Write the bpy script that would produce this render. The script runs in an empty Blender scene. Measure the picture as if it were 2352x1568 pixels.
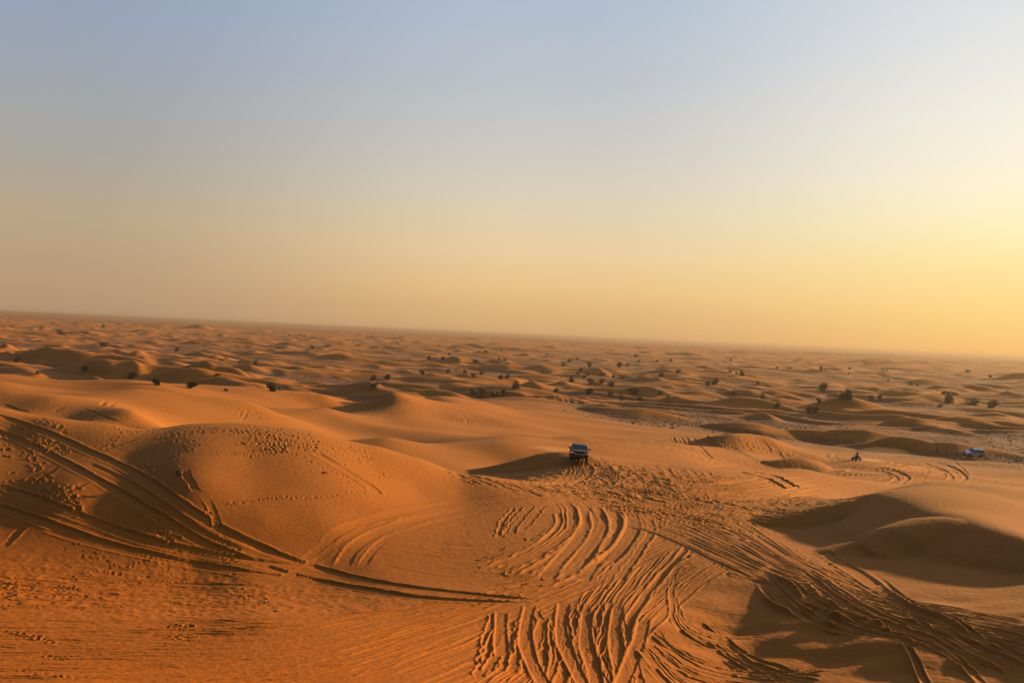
import bpy, bmesh, math, random, time
import numpy as np
from mathutils import Vector, Matrix
random.seed(7); rng = np.random.default_rng(11)
scene = bpy.context.scene
COL = scene.collection
R_ = math.radians

# ---------------------------------------------------------------- camera
CZ = 26.0
FOC = 2526.0                      # focal length in pixels of a 2352 x 1568 picture
ROLL = math.atan(105/2352); PITCH = math.atan(16.5/FOC)
F = Vector((0, math.cos(PITCH), -math.sin(PITCH))); U0 = Vector((0, math.sin(PITCH), math.cos(PITCH))); X0 = Vector((1, 0, 0))
RV = X0*math.cos(ROLL) + U0*math.sin(ROLL); UV = U0*math.cos(ROLL) - X0*math.sin(ROLL)
cam_d = bpy.data.cameras.new('camera'); cam = bpy.data.objects.new('camera', cam_d); COL.objects.link(cam)
cam.matrix_world = Matrix(((RV.x, UV.x, -F.x, 0), (RV.y, UV.y, -F.y, 0), (RV.z, UV.z, -F.z, CZ), (0, 0, 0, 1)))
cam_d.sensor_width = 36; cam_d.lens = FOC/2352*36; cam_d.clip_start = 0.5; cam_d.clip_end = 90000
scene.camera = cam

# ---------------------------------------------------------------- sun, sky, exposure
SUN_AZ, SUN_EL = 52.0, 12.5       # degrees to the right of the view axis, above the horizon
sd = Vector((math.sin(R_(SUN_AZ))*math.cos(R_(SUN_EL)), math.cos(R_(SUN_AZ))*math.cos(R_(SUN_EL)), math.sin(R_(SUN_EL))))
sl = bpy.data.lights.new('sun', 'SUN'); sl.energy = 4.2; sl.angle = R_(1.2); sl.color = (1.0, 0.76, 0.36)
so = bpy.data.objects.new('sun', sl); COL.objects.link(so); so.rotation_euler = sd.to_track_quat('Z', 'Y').to_euler(); so.location = (60, 60, 60)
world = bpy.data.worlds.new('World'); scene.world = world; world.use_nodes = True
def build_world():
    nt = world.node_tree; N = nt.nodes; L = nt.links; N.clear()
    out = N.new('ShaderNodeOutputWorld'); bg = N.new('ShaderNodeBackground'); L.new(bg.outputs[0], out.inputs[0])
    sky = N.new('ShaderNodeTexSky'); sky.sky_type = 'NISHITA'; sky.sun_disc = False
    sky.sun_elevation = R_(SUN_EL); sky.sun_rotation = R_(SUN_AZ); sky.dust_density = 3.0; sky.air_density = 1.0
    tc = N.new('ShaderNodeTexCoord'); sep = N.new('ShaderNodeSeparateXYZ'); L.new(tc.outputs['Generated'], sep.inputs[0])
    def math_(op, a, b=None, clamp=False):
        m = N.new('ShaderNodeMath'); m.operation = op; m.use_clamp = clamp
        for i, v in enumerate((a, b)):
            if v is None: continue
            if isinstance(v, (int, float)): m.inputs[i].default_value = v
            else: L.new(v, m.inputs[i])
        return m.outputs[0]
    def ramp(fac, stops):
        r = N.new('ShaderNodeValToRGB'); L.new(fac, r.inputs[0]); e = r.color_ramp.elements
        while len(e) < len(stops): e.new(0.5)
        for k, (p, c) in enumerate(stops): e[k].position = p; e[k].color = (*c, 1)
        return r.outputs[0]
    def lin(c): return tuple(((v/255+0.055)/1.055)**2.4 if v > 10 else v/255/12.92 for v in c)
    # elevation angle / 40 degrees
    el = math_('DIVIDE', math_('ARCSINE', sep.outputs[2]), R_(40), True)
    # azimuth closeness to the sun: dot of horizontal directions
    hl = math_('POWER', math_('ADD', math_('MULTIPLY', sep.outputs[0], sep.outputs[0]), math_('MULTIPLY', sep.outputs[1], sep.outputs[1])), 0.5)
    ax = math_('DIVIDE', math_('ADD', math_('MULTIPLY', sep.outputs[0], math.sin(R_(SUN_AZ))), math_('MULTIPLY', sep.outputs[1], math.cos(R_(SUN_AZ)))), math_('MAXIMUM', hl, 0.001))
    ang = math_('DIVIDE', math_('ARCCOSINE', math_('MINIMUM', math_('MAXIMUM', ax, -0.9999), 0.9999)), math.pi)   # 0 at the sun .. 1 opposite
    cols = {k: [(p, lin(c)) for p, c in v] for k, v in SKY.items()}
    keys = sorted(cols)
    acc = ramp(el, cols[keys[0]])
    for a, b in zip(keys[:-1], keys[1:]):
        mr = N.new('ShaderNodeMapRange'); mr.clamp = True; mr.interpolation_type = 'SMOOTHSTEP'; L.new(ang, mr.inputs[0])
        mr.inputs[1].default_value = a/180; mr.inputs[2].default_value = b/180
        mx = N.new('ShaderNodeMix'); mx.data_type = 'RGBA'; L.new(mr.outputs[0], mx.inputs[0]); L.new(acc, mx.inputs[6]); L.new(ramp(el, cols[b]), mx.inputs[7]); acc = mx.outputs[2]
    # the measured colours are display values; divide by the exposure so that they come out as such
    sc = N.new('ShaderNodeVectorMath'); sc.operation = 'SCALE'; L.new(acc, sc.inputs[0]); sc.inputs[3].default_value = (1-SKY_MIX)/2**EXPOSURE/BG
    sk = N.new('ShaderNodeVectorMath'); sk.operation = 'SCALE'; L.new(sky.outputs[0], sk.inputs[0]); sk.inputs[3].default_value = SKY_MIX
    ad = N.new('ShaderNodeVectorMath'); ad.operation = 'ADD'; L.new(sc.outputs[0], ad.inputs[0]); L.new(sk.outputs[0], ad.inputs[1])
    L.new(ad.outputs[0], bg.inputs[0]); bg.inputs[1].default_value = BG
EXPOSURE = 0.92; BG = 0.08; SKY_MIX = 0.02
# angle from the sun's azimuth -> (elevation/40deg, sRGB)
SKY = {
 25: [(0.0, (250, 192, 115)), (0.05, (255, 212, 132)), (0.1, (255, 227, 156)), (0.15, (255, 239, 186)), (0.2, (255, 242, 212)), (0.28, (245, 239, 224)), (0.37, (230, 230, 228)), (0.45, (220, 222, 226)), (1.0, (150, 172, 205))],
 50: [(0.0, (216, 170, 118)), (0.03, (224, 180, 124)), (0.06, (234, 194, 136)), (0.105, (236, 205, 158)), (0.165, (223, 208, 180)), (0.23, (208, 203, 194)), (0.32, (191, 195, 202)), (0.42, (177, 191, 208)), (1.0, (105, 132, 175))],
 75: [(0.0, (180, 149, 117)), (0.03, (185, 154, 120)), (0.12, (187, 166, 136)), (0.2, (170, 166, 158)), (0.3, (158, 165, 176)), (0.4, (147, 163, 189)), (1.0, (75, 108, 165))],
 150: [(0.0, (98, 80, 74)), (0.2, (102, 94, 94)), (0.4, (88, 96, 116)), (0.6, (70, 90, 122)), (1.0, (60, 84, 126))],
}
build_world()
scene.view_settings.view_transform = 'Standard'; scene.view_settings.look = 'None'; scene.view_settings.gamma = 1.0
scene.view_settings.use_curve_mapping = False; scene.view_settings.exposure = EXPOSURE
scene.cycles.volume_bounces = 1; scene.cycles.max_bounces = 6; scene.cycles.diffuse_bounces = 0
T0 = time.time()
def log(*a): print('[t %.1f]' % (time.time()-T0), *a, flush=True)

# ---------------------------------------------------------------- noise helpers
def _hash(ix, iy, seed):
    h = (ix.astype(np.int64)*374761393 + iy.astype(np.int64)*668265263 + seed*974634777) & 0xffffffff
    h = ((h ^ (h >> 13))*1274126177) & 0xffffffff
    return ((h ^ (h >> 16)) & 0xffffff).astype(np.float32)/16777216.0
def perlin(x, y, seed=0):
    x = np.asarray(x, np.float64); y = np.asarray(y, np.float64)
    ix = np.floor(x); iy = np.floor(y); fx = (x-ix).astype(np.float32); fy = (y-iy).astype(np.float32)
    ix = ix.astype(np.int64); iy = iy.astype(np.int64)
    u = fx*fx*fx*(fx*(fx*6-15)+10); v = fy*fy*fy*(fy*(fy*6-15)+10)
    def g(a, b, dx, dy):
        t = _hash(a, b, seed)*(2*np.pi); return np.cos(t)*dx + np.sin(t)*dy
    n00 = g(ix, iy, fx, fy); n10 = g(ix+1, iy, fx-1, fy); n01 = g(ix, iy+1, fx, fy-1); n11 = g(ix+1, iy+1, fx-1, fy-1)
    return ((n00*(1-u)+n10*u)*(1-v) + (n01*(1-u)+n11*u)*v)*1.5
def sstep(a, b, x):
    t = np.clip((x-a)/(b-a), 0, 1); return t*t*(3-2*t)

# ---------------------------------------------------------------- terrain grid (polar round the camera's foot)
def yh(px): return 715 + 0.04464*px
def pix_dir(px, py):
    d = F + RV*((px-1176)/FOC) - UV*((py-784)/FOC)
    return d/d.y
# control columns: (px, [(py|None, Y|None, z)...]) py given: seen point of height z; Y given: a point of height z that far ahead
CT = []
def P(px, py, z):
    d = pix_dir(px, py); t = (z-CZ)/d.z; CT.append((d.x*t, d.y*t, z))
def H(px, Y, z): CT.append(((px-1176)/FOC*Y, Y, z))
exec_cols = {
 'P': [(0,1568,13.9),(0,1400,12.5),(0,1300,12.5),(0,1180,13.4),(0,1100,14.6),(0,1000,16.3),(0,934,17.5),(0,896,17.5),(0,876,16.6),(0,859,15.2),
  (300,1568,13.8),(300,1400,12.4),(300,1280,12.5),(300,1150,14.2),(300,1050,15.7),(256,973,17.0),(300,944,16.9),(300,921,15.8),(308,894,16.0),(308,880,14.6),
  (150,1230,13.0),(150,1130,14.5),(150,1020,16.1),(120,964,17.3),(120,915,17.2),
  (600,1568,13.7),(600,1420,12.6),(574,1320,12.2),(600,1265,12.6),(600,1190,13.8),(574,1130,14.7),(574,1060,15.8),(574,973,17.1),(574,948,13.6),(574,930,14.2),(574,902,12.5),
  (450,1290,12.3),(450,1200,13.7),(450,1100,15.4),(430,974,17.1),
  (740,1290,12.1),(740,1200,13.4),(740,1100,14.9),(719,991,16.6),
  (820,1400,12.3),(850,1300,12.1),(850,1220,12.7),(850,1130,13.9),(850,1060,15.1),(873,1027,15.6),
  (900,1568,13.6),(960,1200,12.5),(960,1120,13.4),(976,1056,14.5),(1060,1130,12.9),(1119,1094,13.3),(1197,1105,12.7),
  (746,911,11.5),(746,935,11.6),(746,960,10.6),(891,1004,12.2),(891,985,9.9),(891,960,9.8),(876,942,10.4),(893,925,10.9),
  (995,1018,11.0),(1000,990,9.6),(1000,956,9.5),(1000,935,8.6),(1020,914,10.0),
  (1176,1568,13.2),(1176,1400,12.3),(1176,1300,12.0),(1176,1200,12.3),(1176,1150,12.7),(1150,1087,10.6),(1168,1076,9.6),(1168,1030,11.0),(1168,995,11.5),(1168,970,8.2),(1168,940,6.4),(1168,912,5.0),
  (1325,1568,12.9),(1350,1420,12.4),(1350,1250,12.0),(1350,1160,12.3),(1350,1120,12.3),(1325,1090,12.0),(1330,1060,12.2),(1325,1018,10.4),(1325,1000,10.7),(1325,970,6.2),(1325,940,4.6),(1325,920,3.2),
  (1500,1568,12.5),(1500,1430,12.6),(1500,1300,12.1),(1500,1200,12.0),(1549,1130,12.0),(1549,1090,11.7),(1549,1063,11.5),(1549,1040,9.1),(1549,1012,9.1),(1549,980,3.0),(1549,950,1.5),
  (1600,1500,12.1),(1620,1380,12.3),(1600,1300,12.5),(1700,1568,11.8),(1700,1450,12.0),(1720,1350,12.5),(1700,1260,12.3),(1700,1180,11.8),(1700,1120,11.2),(1700,1072,10.2),(1700,1045,7.0),(1700,1012,6.6),(1700,975,1.5),
  (1850,1568,12.15),(1850,1450,12.45),(1850,1350,12.9),(1850,1285,12.7),(1800,1220,11.5),(1850,1125,9.8),(1830,1081,8.6),(1830,1062,5.6),(1830,1040,4.2),(1830,1010,1.0),
  (2000,1568,12.4),(2000,1480,12.75),(2000,1400,13.25),(2000,1340,13.0),(1950,1240,12.4),(1967,1088,5.6),(1967,1060,4.0),(1967,1040,2.0),(1967,1020,0.6),
  (2180,1568,12.9),(2180,1490,13.2),(2180,1420,13.6),(2180,1380,13.5),(2352,1568,13.3),(2352,1500,13.7),(2352,1450,14.0),(2352,1410,13.9),
  (2060,1123,13.6),(2127,1116,12.8),(2263,1128,12.4),(2352,1121,12.8),(2200,1095,3.6),(2200,1060,1.0),(2352,1090,3.0),(2352,1065,1.0)],
 'H': [(0,107,16.0),(0,132,15.0),(0,165,13.6),(0,260,6.5),(0,400,1.5),(300,99,15.5),(300,170,12.7),(300,260,7),(300,380,1.5),(150,105,15.8),(430,113,14),
  (574,118,12.6),(574,185,11.5),(574,300,5),(574,400,1.5),(719,116,11.5),(746,212,9.3),(746,300,5),(746,420,1.5),(873,112,11.0),(976,115,10.5),(891,156,9.3),(880,226,9.2),(893,300,4),(893,420,1.2),
  (1020,330,4),(1020,430,1.3),(1119,108,10.9),(1168,178,8.8),(1168,450,0.8),(1325,142,10.2),(1325,192,7.6),(1325,480,0.6),(1549,147,9.0),(1549,207,6.6),(1549,480,0.4),
  (1700,160,7.2),(1700,255,4.4),(1700,450,0.4),(1830,172,5.4),(1830,215,3.6),(1830,400,0.4),(1967,400,0.4),(2060,120,8.5),(2127,130,7.5),(2263,130,7.5),(2352,130,7.5),(2200,330,0.5),(2352,330,0.5),
  (2550,45,14.6),(2550,60,14.2),(2700,90,12.5),(2700,130,9),(2700,200,3),(2700,330,.5),(3100,60,14),(3100,120,11),(3100,250,2),
  (-300,60,13.5),(-300,75,17),(-300,90,18.5),(-300,140,16.5),(-300,200,13),(-300,300,5),(-300,400,1),(-900,60,15),(-900,100,18),(-900,200,12),(-900,350,2),
  (0,28,15.6),(600,28,15.4),(1176,28,15.2),(1750,30,14.6),(2352,32,14.4),(2700,30,15.5)],
}
for a in exec_cols['P']: P(*a)
for a in exec_cols['H']: H(*a)
for th in range(-60, 61, 15):
    for r, z in ((2, 24.2), (5, 23.4), (9, 21.5), (14, 19.3), (20, 16.9)):
        CT.append((r*math.sin(R_(th)), r*math.cos(R_(th)), z))
CT = np.array(CT)
def uv_of(x, y): return np.arctan2(x, y)*2.2, np.log(np.hypot(x, y))
cu, cv = uv_of(CT[:, 0], CT[:, 1])
def tps_k(r2): return np.where(r2 > 1e-12, 0.5*r2*np.log(np.maximum(r2, 1e-12)), 0)
n = len(CT)
K = tps_k((cu[:, None]-cu[None])**2+(cv[:, None]-cv[None])**2) + np.eye(n)*2e-5
Pm = np.stack([np.ones(n), cu, cv], 1)
A = np.zeros((n+3, n+3)); A[:n, :n] = K; A[:n, n:] = Pm; A[n:, :n] = Pm.T
W = np.linalg.solve(A, np.concatenate([CT[:, 2], np.zeros(3)]))
gu = np.arctan2(0, 1)+np.radians(np.arange(-62, 62.01, 0.35))*2.2; gv = np.arange(math.log(1.0), math.log(700), 0.014)
GU, GV = np.meshgrid(gu, gv)
ZG = W[n] + W[n+1]*GU + W[n+2]*GV
for i in range(n): ZG += W[i]*tps_k((GU-cu[i])**2+(GV-cv[i])**2)
def cubic(G, u0, du, v0, dv, U, V):
    a = np.clip((U-u0)/du, 1, G.shape[1]-3.001); b = np.clip((V-v0)/dv, 1, G.shape[0]-3.001)
    ia = a.astype(int); ib = b.astype(int); fa = a-ia; fb = b-ib
    def w(f): return [((-0.5*f+1)*f-0.5)*f, ((1.5*f-2.5)*f)*f+1, ((-1.5*f+2)*f+0.5)*f, (0.5*f-0.5)*f*f]
    wa = w(fa); wb = w(fb); o = 0
    for j in range(4):
        for i in range(4): o = o + G[ib+j-1, ia+i-1]*wb[j]*wa[i]
    return o
def base_h(x, y):
    u, v = uv_of(x, y); r = np.exp(v)
    near = cubic(ZG, gu[0], gu[1]-gu[0], gv[0], gv[1]-gv[0], u, v)
    und = perlin(x/90, y/90, 3)*1.6 + perlin(x/37+5, y/37, 4)*0.5 + perlin(x/900, y/900, 5)*1.5*sstep(800, 3000, r)
    plain = und + 0.3
    w = 1-sstep(330, 470, r)
    side = 12 + perlin(x/60, y/60, 9)*5 + 8*np.exp(-(r/14)**2)      # dunes beside and behind the camera
    side = side*(1-sstep(180, 420, r)) + plain*sstep(180, 420, r)
    ws = sstep(36, 58, np.abs(np.degrees(np.arctan2(x, y))))
    ws = ws*sstep(1.5, 8, r)
    z = near*w + plain*(1-w)
    return z*(1-ws) + side*ws

FINE = 1.0
th_in = np.arange(-29.5, 29.51, 0.036*FINE)
def grow(a, b, s0, k):
    o = [a]; s = s0
    while o[-1] < b: s *= k; o.append(o[-1]+s)
    o[-1] = b; return np.array(o)
th_r = grow(29.5, 180, 0.04, 1.035)[1:]
TH = np.radians(np.concatenate([-th_r[::-1], th_in, th_r]))
rr = [1.0]
while rr[-1] < 26000:
    r = rr[-1]
    k = 0.03 if r < 26 else 0.0014*FINE if r < 62 else 0.0024*FINE if r < 170 else 0.0032*FINE if r < 420 else 0.0058 if r < 3000 else 0.012
    rr.append(r*(1+k))
RR = np.array(rr); LR = np.log(RR)
nr, nc = len(RR), len(TH)
X = (RR[:, None]*np.sin(TH)[None]); Y = (RR[:, None]*np.cos(TH)[None])
Z = base_h(X, Y)
log('grid', nr, nc, nr*nc)
def sample(G, x, y):
    t = np.interp(np.arctan2(x, y), TH, np.arange(nc)); q = np.interp(np.log(np.hypot(x, y)), LR, np.arange(nr))
    i = np.minimum(t.astype(int), nc-2); j = np.minimum(q.astype(int), nr-2); a = t-i; b = q-j
    return (G[j, i]*(1-a)+G[j, i+1]*a)*(1-b) + (G[j+1, i]*(1-a)+G[j+1, i+1]*a)*b
YS = np.exp(np.linspace(math.log(14), math.log(9000), 6000))
def hit(px, py, G=None):
    """where the sight line through a photograph point meets the ground"""
    G = Z if G is None else G
    d = pix_dir(px, py); xs = d.x*YS; zs = CZ + d.z*YS
    g = sample(G, xs, YS); k = np.nonzero(zs <= g)[0]
    if len(k) == 0: return None
    k = max(1, k[0]); a = zs[k-1]-g[k-1]; b = g[k]-zs[k]; f = a/(a+b+1e-9); yy = YS[k-1]+(YS[k]-YS[k-1])*f
    return d.x*yy, yy
def window(x0, y0, x1, y1, w):
    r0, r1 = math.hypot(x0, y0), math.hypot(x1, y1); lo = max(1.0, min(r0, r1)-w-abs(x1-x0)*0.1); hi = max(r0, r1)+w
    t0, t1 = math.atan2(x0, y0), math.atan2(x1, y1); dw = w/max(min(r0, r1), 2)
    return (slice(np.searchsorted(RR, lo), min(nr, np.searchsorted(RR, hi)+1)), slice(np.searchsorted(TH, min(t0, t1)-dw), min(nc, np.searchsorted(TH, max(t0, t1)+dw)+1)))

# ---------------------------------------------------------------- dune ridges
DIST = np.full(Z.shape, 1e9, np.float32); SGN = np.zeros(Z.shape, np.float32); PAR = np.zeros(Z.shape, np.float32)
def seg_field(pts, w):
    """nearest distance, side and running parameter to a polyline for the grid points within w"""
    wins = []
    for k in range(len(pts)-1):
        x0, y0 = pts[k][:2]; x1, y1 = pts[k+1][:2]; dx, dy = x1-x0, y1-y0; L2 = dx*dx+dy*dy
        if L2 < 1e-9: continue
        s = window(x0, y0, x1, y1, w); xx = X[s]-x0; yy = Y[s]-y0
        if xx.size == 0: continue
        t = np.clip((xx*dx+yy*dy)/L2, 0, 1); ex = xx-t*dx; ey = yy-t*dy; d = np.sqrt(ex*ex+ey*ey); m = d < DIST[s]
        DIST[s][m] = d[m]; SGN[s][m] = np.sign(xx*dy-yy*dx)[m]; PAR[s][m] = (k+t)[m]; wins.append(s)
    return wins
def smooth_line(pts, n_sub=5):
    pts = np.array(pts, float)
    if len(pts) < 3: 
        t = np.linspace(0, 1, n_sub*(len(pts)-1)+1)[:, None]; return pts[0]*(1-t)+pts[-1]*t
    q = np.vstack([2*pts[0]-pts[1], pts, 2*pts[-1]-pts[-2]]); o = []
    for k in range(1, len(q)-2):
        for t in np.arange(n_sub)/n_sub:
            o.append(0.5*((2*q[k])+(-q[k-1]+q[k+1])*t+(2*q[k-1]-5*q[k]+4*q[k+1]-q[k+2])*t*t+(-q[k-1]+3*q[k]-3*q[k+1]+q[k+2])*t**3))
    o.append(pts[-1]); return np.array(o)
def ridge(pts, wl, wr, rnd=0.6, pl=1.0, pr=1.6, amp=None):
    """raise the ground to a crest line given as (x, y, z); wl / wr are the foot widths left and right of the walking direction"""
    L = smooth_line(pts, 7); hz = L[:, 2]-sample(Z, L[:, 0], L[:, 1]) if amp is None else L[:, 2]
    ar = np.concatenate([[0], np.cumsum(np.hypot(np.diff(L[:, 0]), np.diff(L[:, 1])))]); de = np.minimum(ar, ar[-1]-ar)
    hz = np.maximum(hz, 0); lim = de*0.42; hz = hz*lim/(hz+lim+1e-6)*1.25; hz = np.minimum(hz, lim)
    W_ = max(wl, wr); wk = 1-np.exp(-de*1.1/W_)+0.02
    for s in seg_field(L, W_):
        d = DIST[s]; m = d < W_
        if not m.any(): continue
        par = PAR[s][m]; h = np.interp(par, np.arange(len(hz)), hz); left = SGN[s][m] < 0
        k_ = np.interp(par, np.arange(len(hz)), wk)
        dd = np.sqrt(d[m]**2+rnd**2)-rnd
        ql = np.clip(dd/(wl*k_), 0, 1); qr = np.clip(dd/(wr*k_), 0, 1)
        pf = np.where(left, (1-ql)**pl*(1-0.35*ql*(1-ql)), (1-qr)**pr)
        pf = pf*sstep(1.0, 0.6, np.where(left, ql, qr))
        Z[s][m] += h*pf; DIST[s][m] = 1e9
def pridge(pts, wl, wr, **k):
    q = []
    for px, py, z in pts:
        d = pix_dir(px, py); t = (z-CZ)/d.z; q.append((d.x*t, d.y*t, z))
    ridge(q, wl, wr, **k)
ZU = Z.copy()
# big crests read from the photograph: (px, py, height). Left of the walking direction = the steep shaded side
pridge([(2620,1290,14.6),(2520,1262,15.2),(2420,1240,15.6),(2352,1225,15.5),(2248,1199,15.2),(2135,1169,14.8),(2022,1135,14.2),(1965,1146,13.6),(1871,1161,13.0),(1735,1187,12.2)], 8.0, 16, rnd=1.3, pl=1.15)
pridge([(2175,1178,14.8),(2142,1186,14.65),(2097,1193,14.5),(2022,1218,14.0),(1950,1243,13.2),(1889,1267,12.6)], 6.0, 5.0, rnd=1.8, pl=1.0, pr=1.2)
pridge([(1560,1064,11.4),(1450,1058,12.0),(1351,1043,12.7),(1297,1035,13.0),(1243,1029,13.2),(1222,1033,13.0),(1139,1056,11.6),(1069,1078,10.2)], 14, 18, rnd=0.5, pl=1.3, pr=1.5)
pridge([(1907,1048,7.2),(1850,1046,7.6),(1786,1047,7.6),(1740,1046,7.4)], 14, 18, rnd=0.6)
pridge([(1830,1030,4.5),(1786,1006,7.6),(1727,996,8.6),(1679,986,9.6),(1640,992,8.8),(1590,1006,7.6)], 26, 26, rnd=0.8, pl=1.2)
pridge([(1120,925,8),(1010,925,10),(948,913,11.6),(893,902,12.8),(845,908,12.2),(780,912,11.5)], 26, 26, rnd=1.4, pl=1.4)
log('ridges')
# dunes of the near plain, (px, py, z) crests, then free-standing ones of the far plain
for pts, wl, wr in [
  ([(1640,975,1.2),(1560,945,5.0),(1493,932,7.0),(1400,925,5.2),(1320,921,3.0)], 34, 30),
  ([(1900,1004,.8),(1800,985,3.2),(1750,972,5.0),(1700,963,5.6),(1650,966,4.6),(1600,968,2)], 30, 26),
  ([(2200,1005,1),(2050,985,2.8),(1950,964,5.8),(1890,961,7.0),(1850,968,5.2),(1790,976,2)], 34, 34),
  ([(2400,1020,2.2),(2250,1008,4.6),(2130,1001,5.4),(2060,999,5.2),(2000,1010,2)], 30, 30),
  ([(2220,1040,.8),(2150,1018,3.4),(2090,1005,4.6),(2040,1003,4.6),(1980,1012,2.6),(1900,1018,1)], 20, 26),
  ([(2050,960,.5),(2000,925,3.6),(1930,925,4.2),(1880,930,3.0),(1800,940,1.5)], 30, 26),
  ([(2352,985,1),(2200,958,3.6),(2080,945,2)], 30, 26),
  ([(1880,915,1),(1840,905,4.6),(1780,903,5),(1700,912,2)], 34, 28),
  ([(1860,898,1),(1800,880,5.8),(1760,882,6.2),(1700,895,2)], 34, 34),
  ([(1700,905,1),(1640,893,4.6),(1580,890,4),(1520,900,1)], 30, 30),
  ([(1300,912,1),(1230,888,3.2),(1150,884,4.4),(1090,886,3.6),(1040,893,1)], 34, 30),
  ([(1120,885,1),(1090,868,5.5),(1040,866,6.2),(980,880,1.5)], 40, 30),
  ([(700,905,1),(520,872,3),(430,853,6.5),(390,850,7.0),(340,860,4),(280,868,1.5)], 30, 26),
  ([(640,868,1),(480,848,4.4),(330,838,7.0),(200,837,5.5),(80,845,2)], 30, 34),
  ([(420,850,1),(330,826,6.2),(280,812,8.6),(180,810,7.5),(60,800,7),(-40,798,5)], 30, 36),
  ([(930,845,1),(840,818,6),(790,808,8.2),(740,812,5)], 40, 40),
  ([(1240,850,1),(1180,830,5),(1130,826,4),(1080,835,1)], 40, 40),
  ([(2352,905,2),(2260,893,4.2),(2200,895,4),(2140,903,1)], 40, 40),
  ([(2300,935,1),(2180,907,5.4),(2120,902,5),(2060,912,1)], 34, 34),
  ([(2200,885,1),(2150,868,6),(2100,866,6),(2050,880,1)], 40, 40),
  ]:
    zs_ = [p[2] for p in pts]; kp = zs_.index(max(zs_)); d = pix_dir(*pts[kp][:2]); Y0 = (max(zs_)-CZ)/d.z; X0_ = d.x*Y0; q = []
    for px, py, z in pts:
        d = pix_dir(px, py); yy = (Y0+0.22*X0_)/(1+0.22*d.x); q.append((d.x*yy, yy, CZ+d.z*yy))
    ridge(q, wl*0.7, wr*0.8, rnd=1.6, pl=1.2, pr=1.3)
def far_dunes():
    n = 0
    for (y0, y1, dens, hs, ls) in ((340, 800, 1/900, 1.0, 0.95), (800, 1500, 1/2000, 1.15, 1.3), (1500, 3200, 1/7500, 1.6, 2.1)):
        area = (y1*y1-y0*y0)*math.tan(R_(31)); k = int(area*dens)
        for _ in range(k):
            yy = math.sqrt(random.uniform(y0*y0, y1*y1)); a = R_(random.uniform(-31, 31)); cx = yy*math.tan(a)
            L = random.uniform(26, 75)*ls; h = random.uniform(1.0, 3.0)*hs*(0.85+0.9*float(perlin(cx/220, yy/220, 21)))
            if h < 0.6: continue
            an = R_(random.gauss(-28, 26)); cur = random.uniform(-0.1, 0.5)
            pts = []
            for t in (1, .6, .2, -.2, -.6, -1):
                u = t*L/2; v = -cur*u*u/L*2
                pts.append((cx+u*math.cos(an)-v*math.sin(an), yy+u*math.sin(an)+v*math.cos(an), h*(1-t*t*0.9)*(1+0.15*random.uniform(-1, 1))))
            ridge(pts, random.uniform(8, 13)*ls*(0.6+h/5), random.uniform(12, 20)*ls*(0.6+h/5), rnd=1.2*ls, amp=1, pl=1.2, pr=1.3); n += 1
    log('far dunes', n)
far_dunes()
rad = np.hypot(X, Y)
fw = sstep(1500, 3500, rad)
Z += fw*((1-np.abs(perlin(X/190, Y/260, 31)))**2*6 + np.maximum(perlin(X/420, Y/520, 32), 0)*8)*(1-0.3*sstep(8000, 20000, rad))
wx_ = X+12*perlin(X/70, Y/70, 35); wy_ = Y+12*perlin(X/70+9, Y/70, 36); ca_, sa_ = math.cos(R_(-25)), math.sin(R_(-25)); ux_ = wx_*ca_+wy_*sa_; uy_ = -wx_*sa_+wy_*ca_
Z += sstep(300, 480, rad)*(1-sstep(3500, 6000, rad))*3.0*np.clip(1-np.abs(perlin(ux_/46, uy_/22, 37))*1.8, 0, 1)**2*np.clip(0.55+perlin(X/150, Y/150, 38), 0, 1.2)*(1+rad/4000)
Z += sstep(320, 500, rad)*(perlin(X/23, Y/23, 33)*0.25 + perlin(X/9, Y/9, 34)*0.10)
ZR = Z-ZU
for _ in range(2):
    ZR[1:-1] = (ZR[:-2]+2*ZR[1:-1]+ZR[2:])/4; ZR[:, 1:-1] = (ZR[:, :-2]+2*ZR[:, 1:-1]+ZR[:, 2:])/4
    ZR[:, 2:-2] = (ZR[:, :-4]+2*ZR[:, 2:-2]+ZR[:, 4:])/4
Z = ZU+ZR
Z = np.where(rad > 60, np.minimum(Z, 22), Z)
Z += sstep(120, 170, rad)*(1-sstep(330, 420, rad))*(perlin(X/30+.3, Y/24, 39)*.8+perlin(X/13, Y/11, 40)*.18)
Z += sstep(26, 50, rad)*(1-sstep(330, 420, rad))*perlin(X/9, Y/8, 46)*.07
ZB = Z.copy()
log('base done')

def gauss0(x, y, rx, ry): return np.exp(-((X[:jmax]-x)/rx)**2-((Y[:jmax]-y)/ry)**2)
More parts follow.
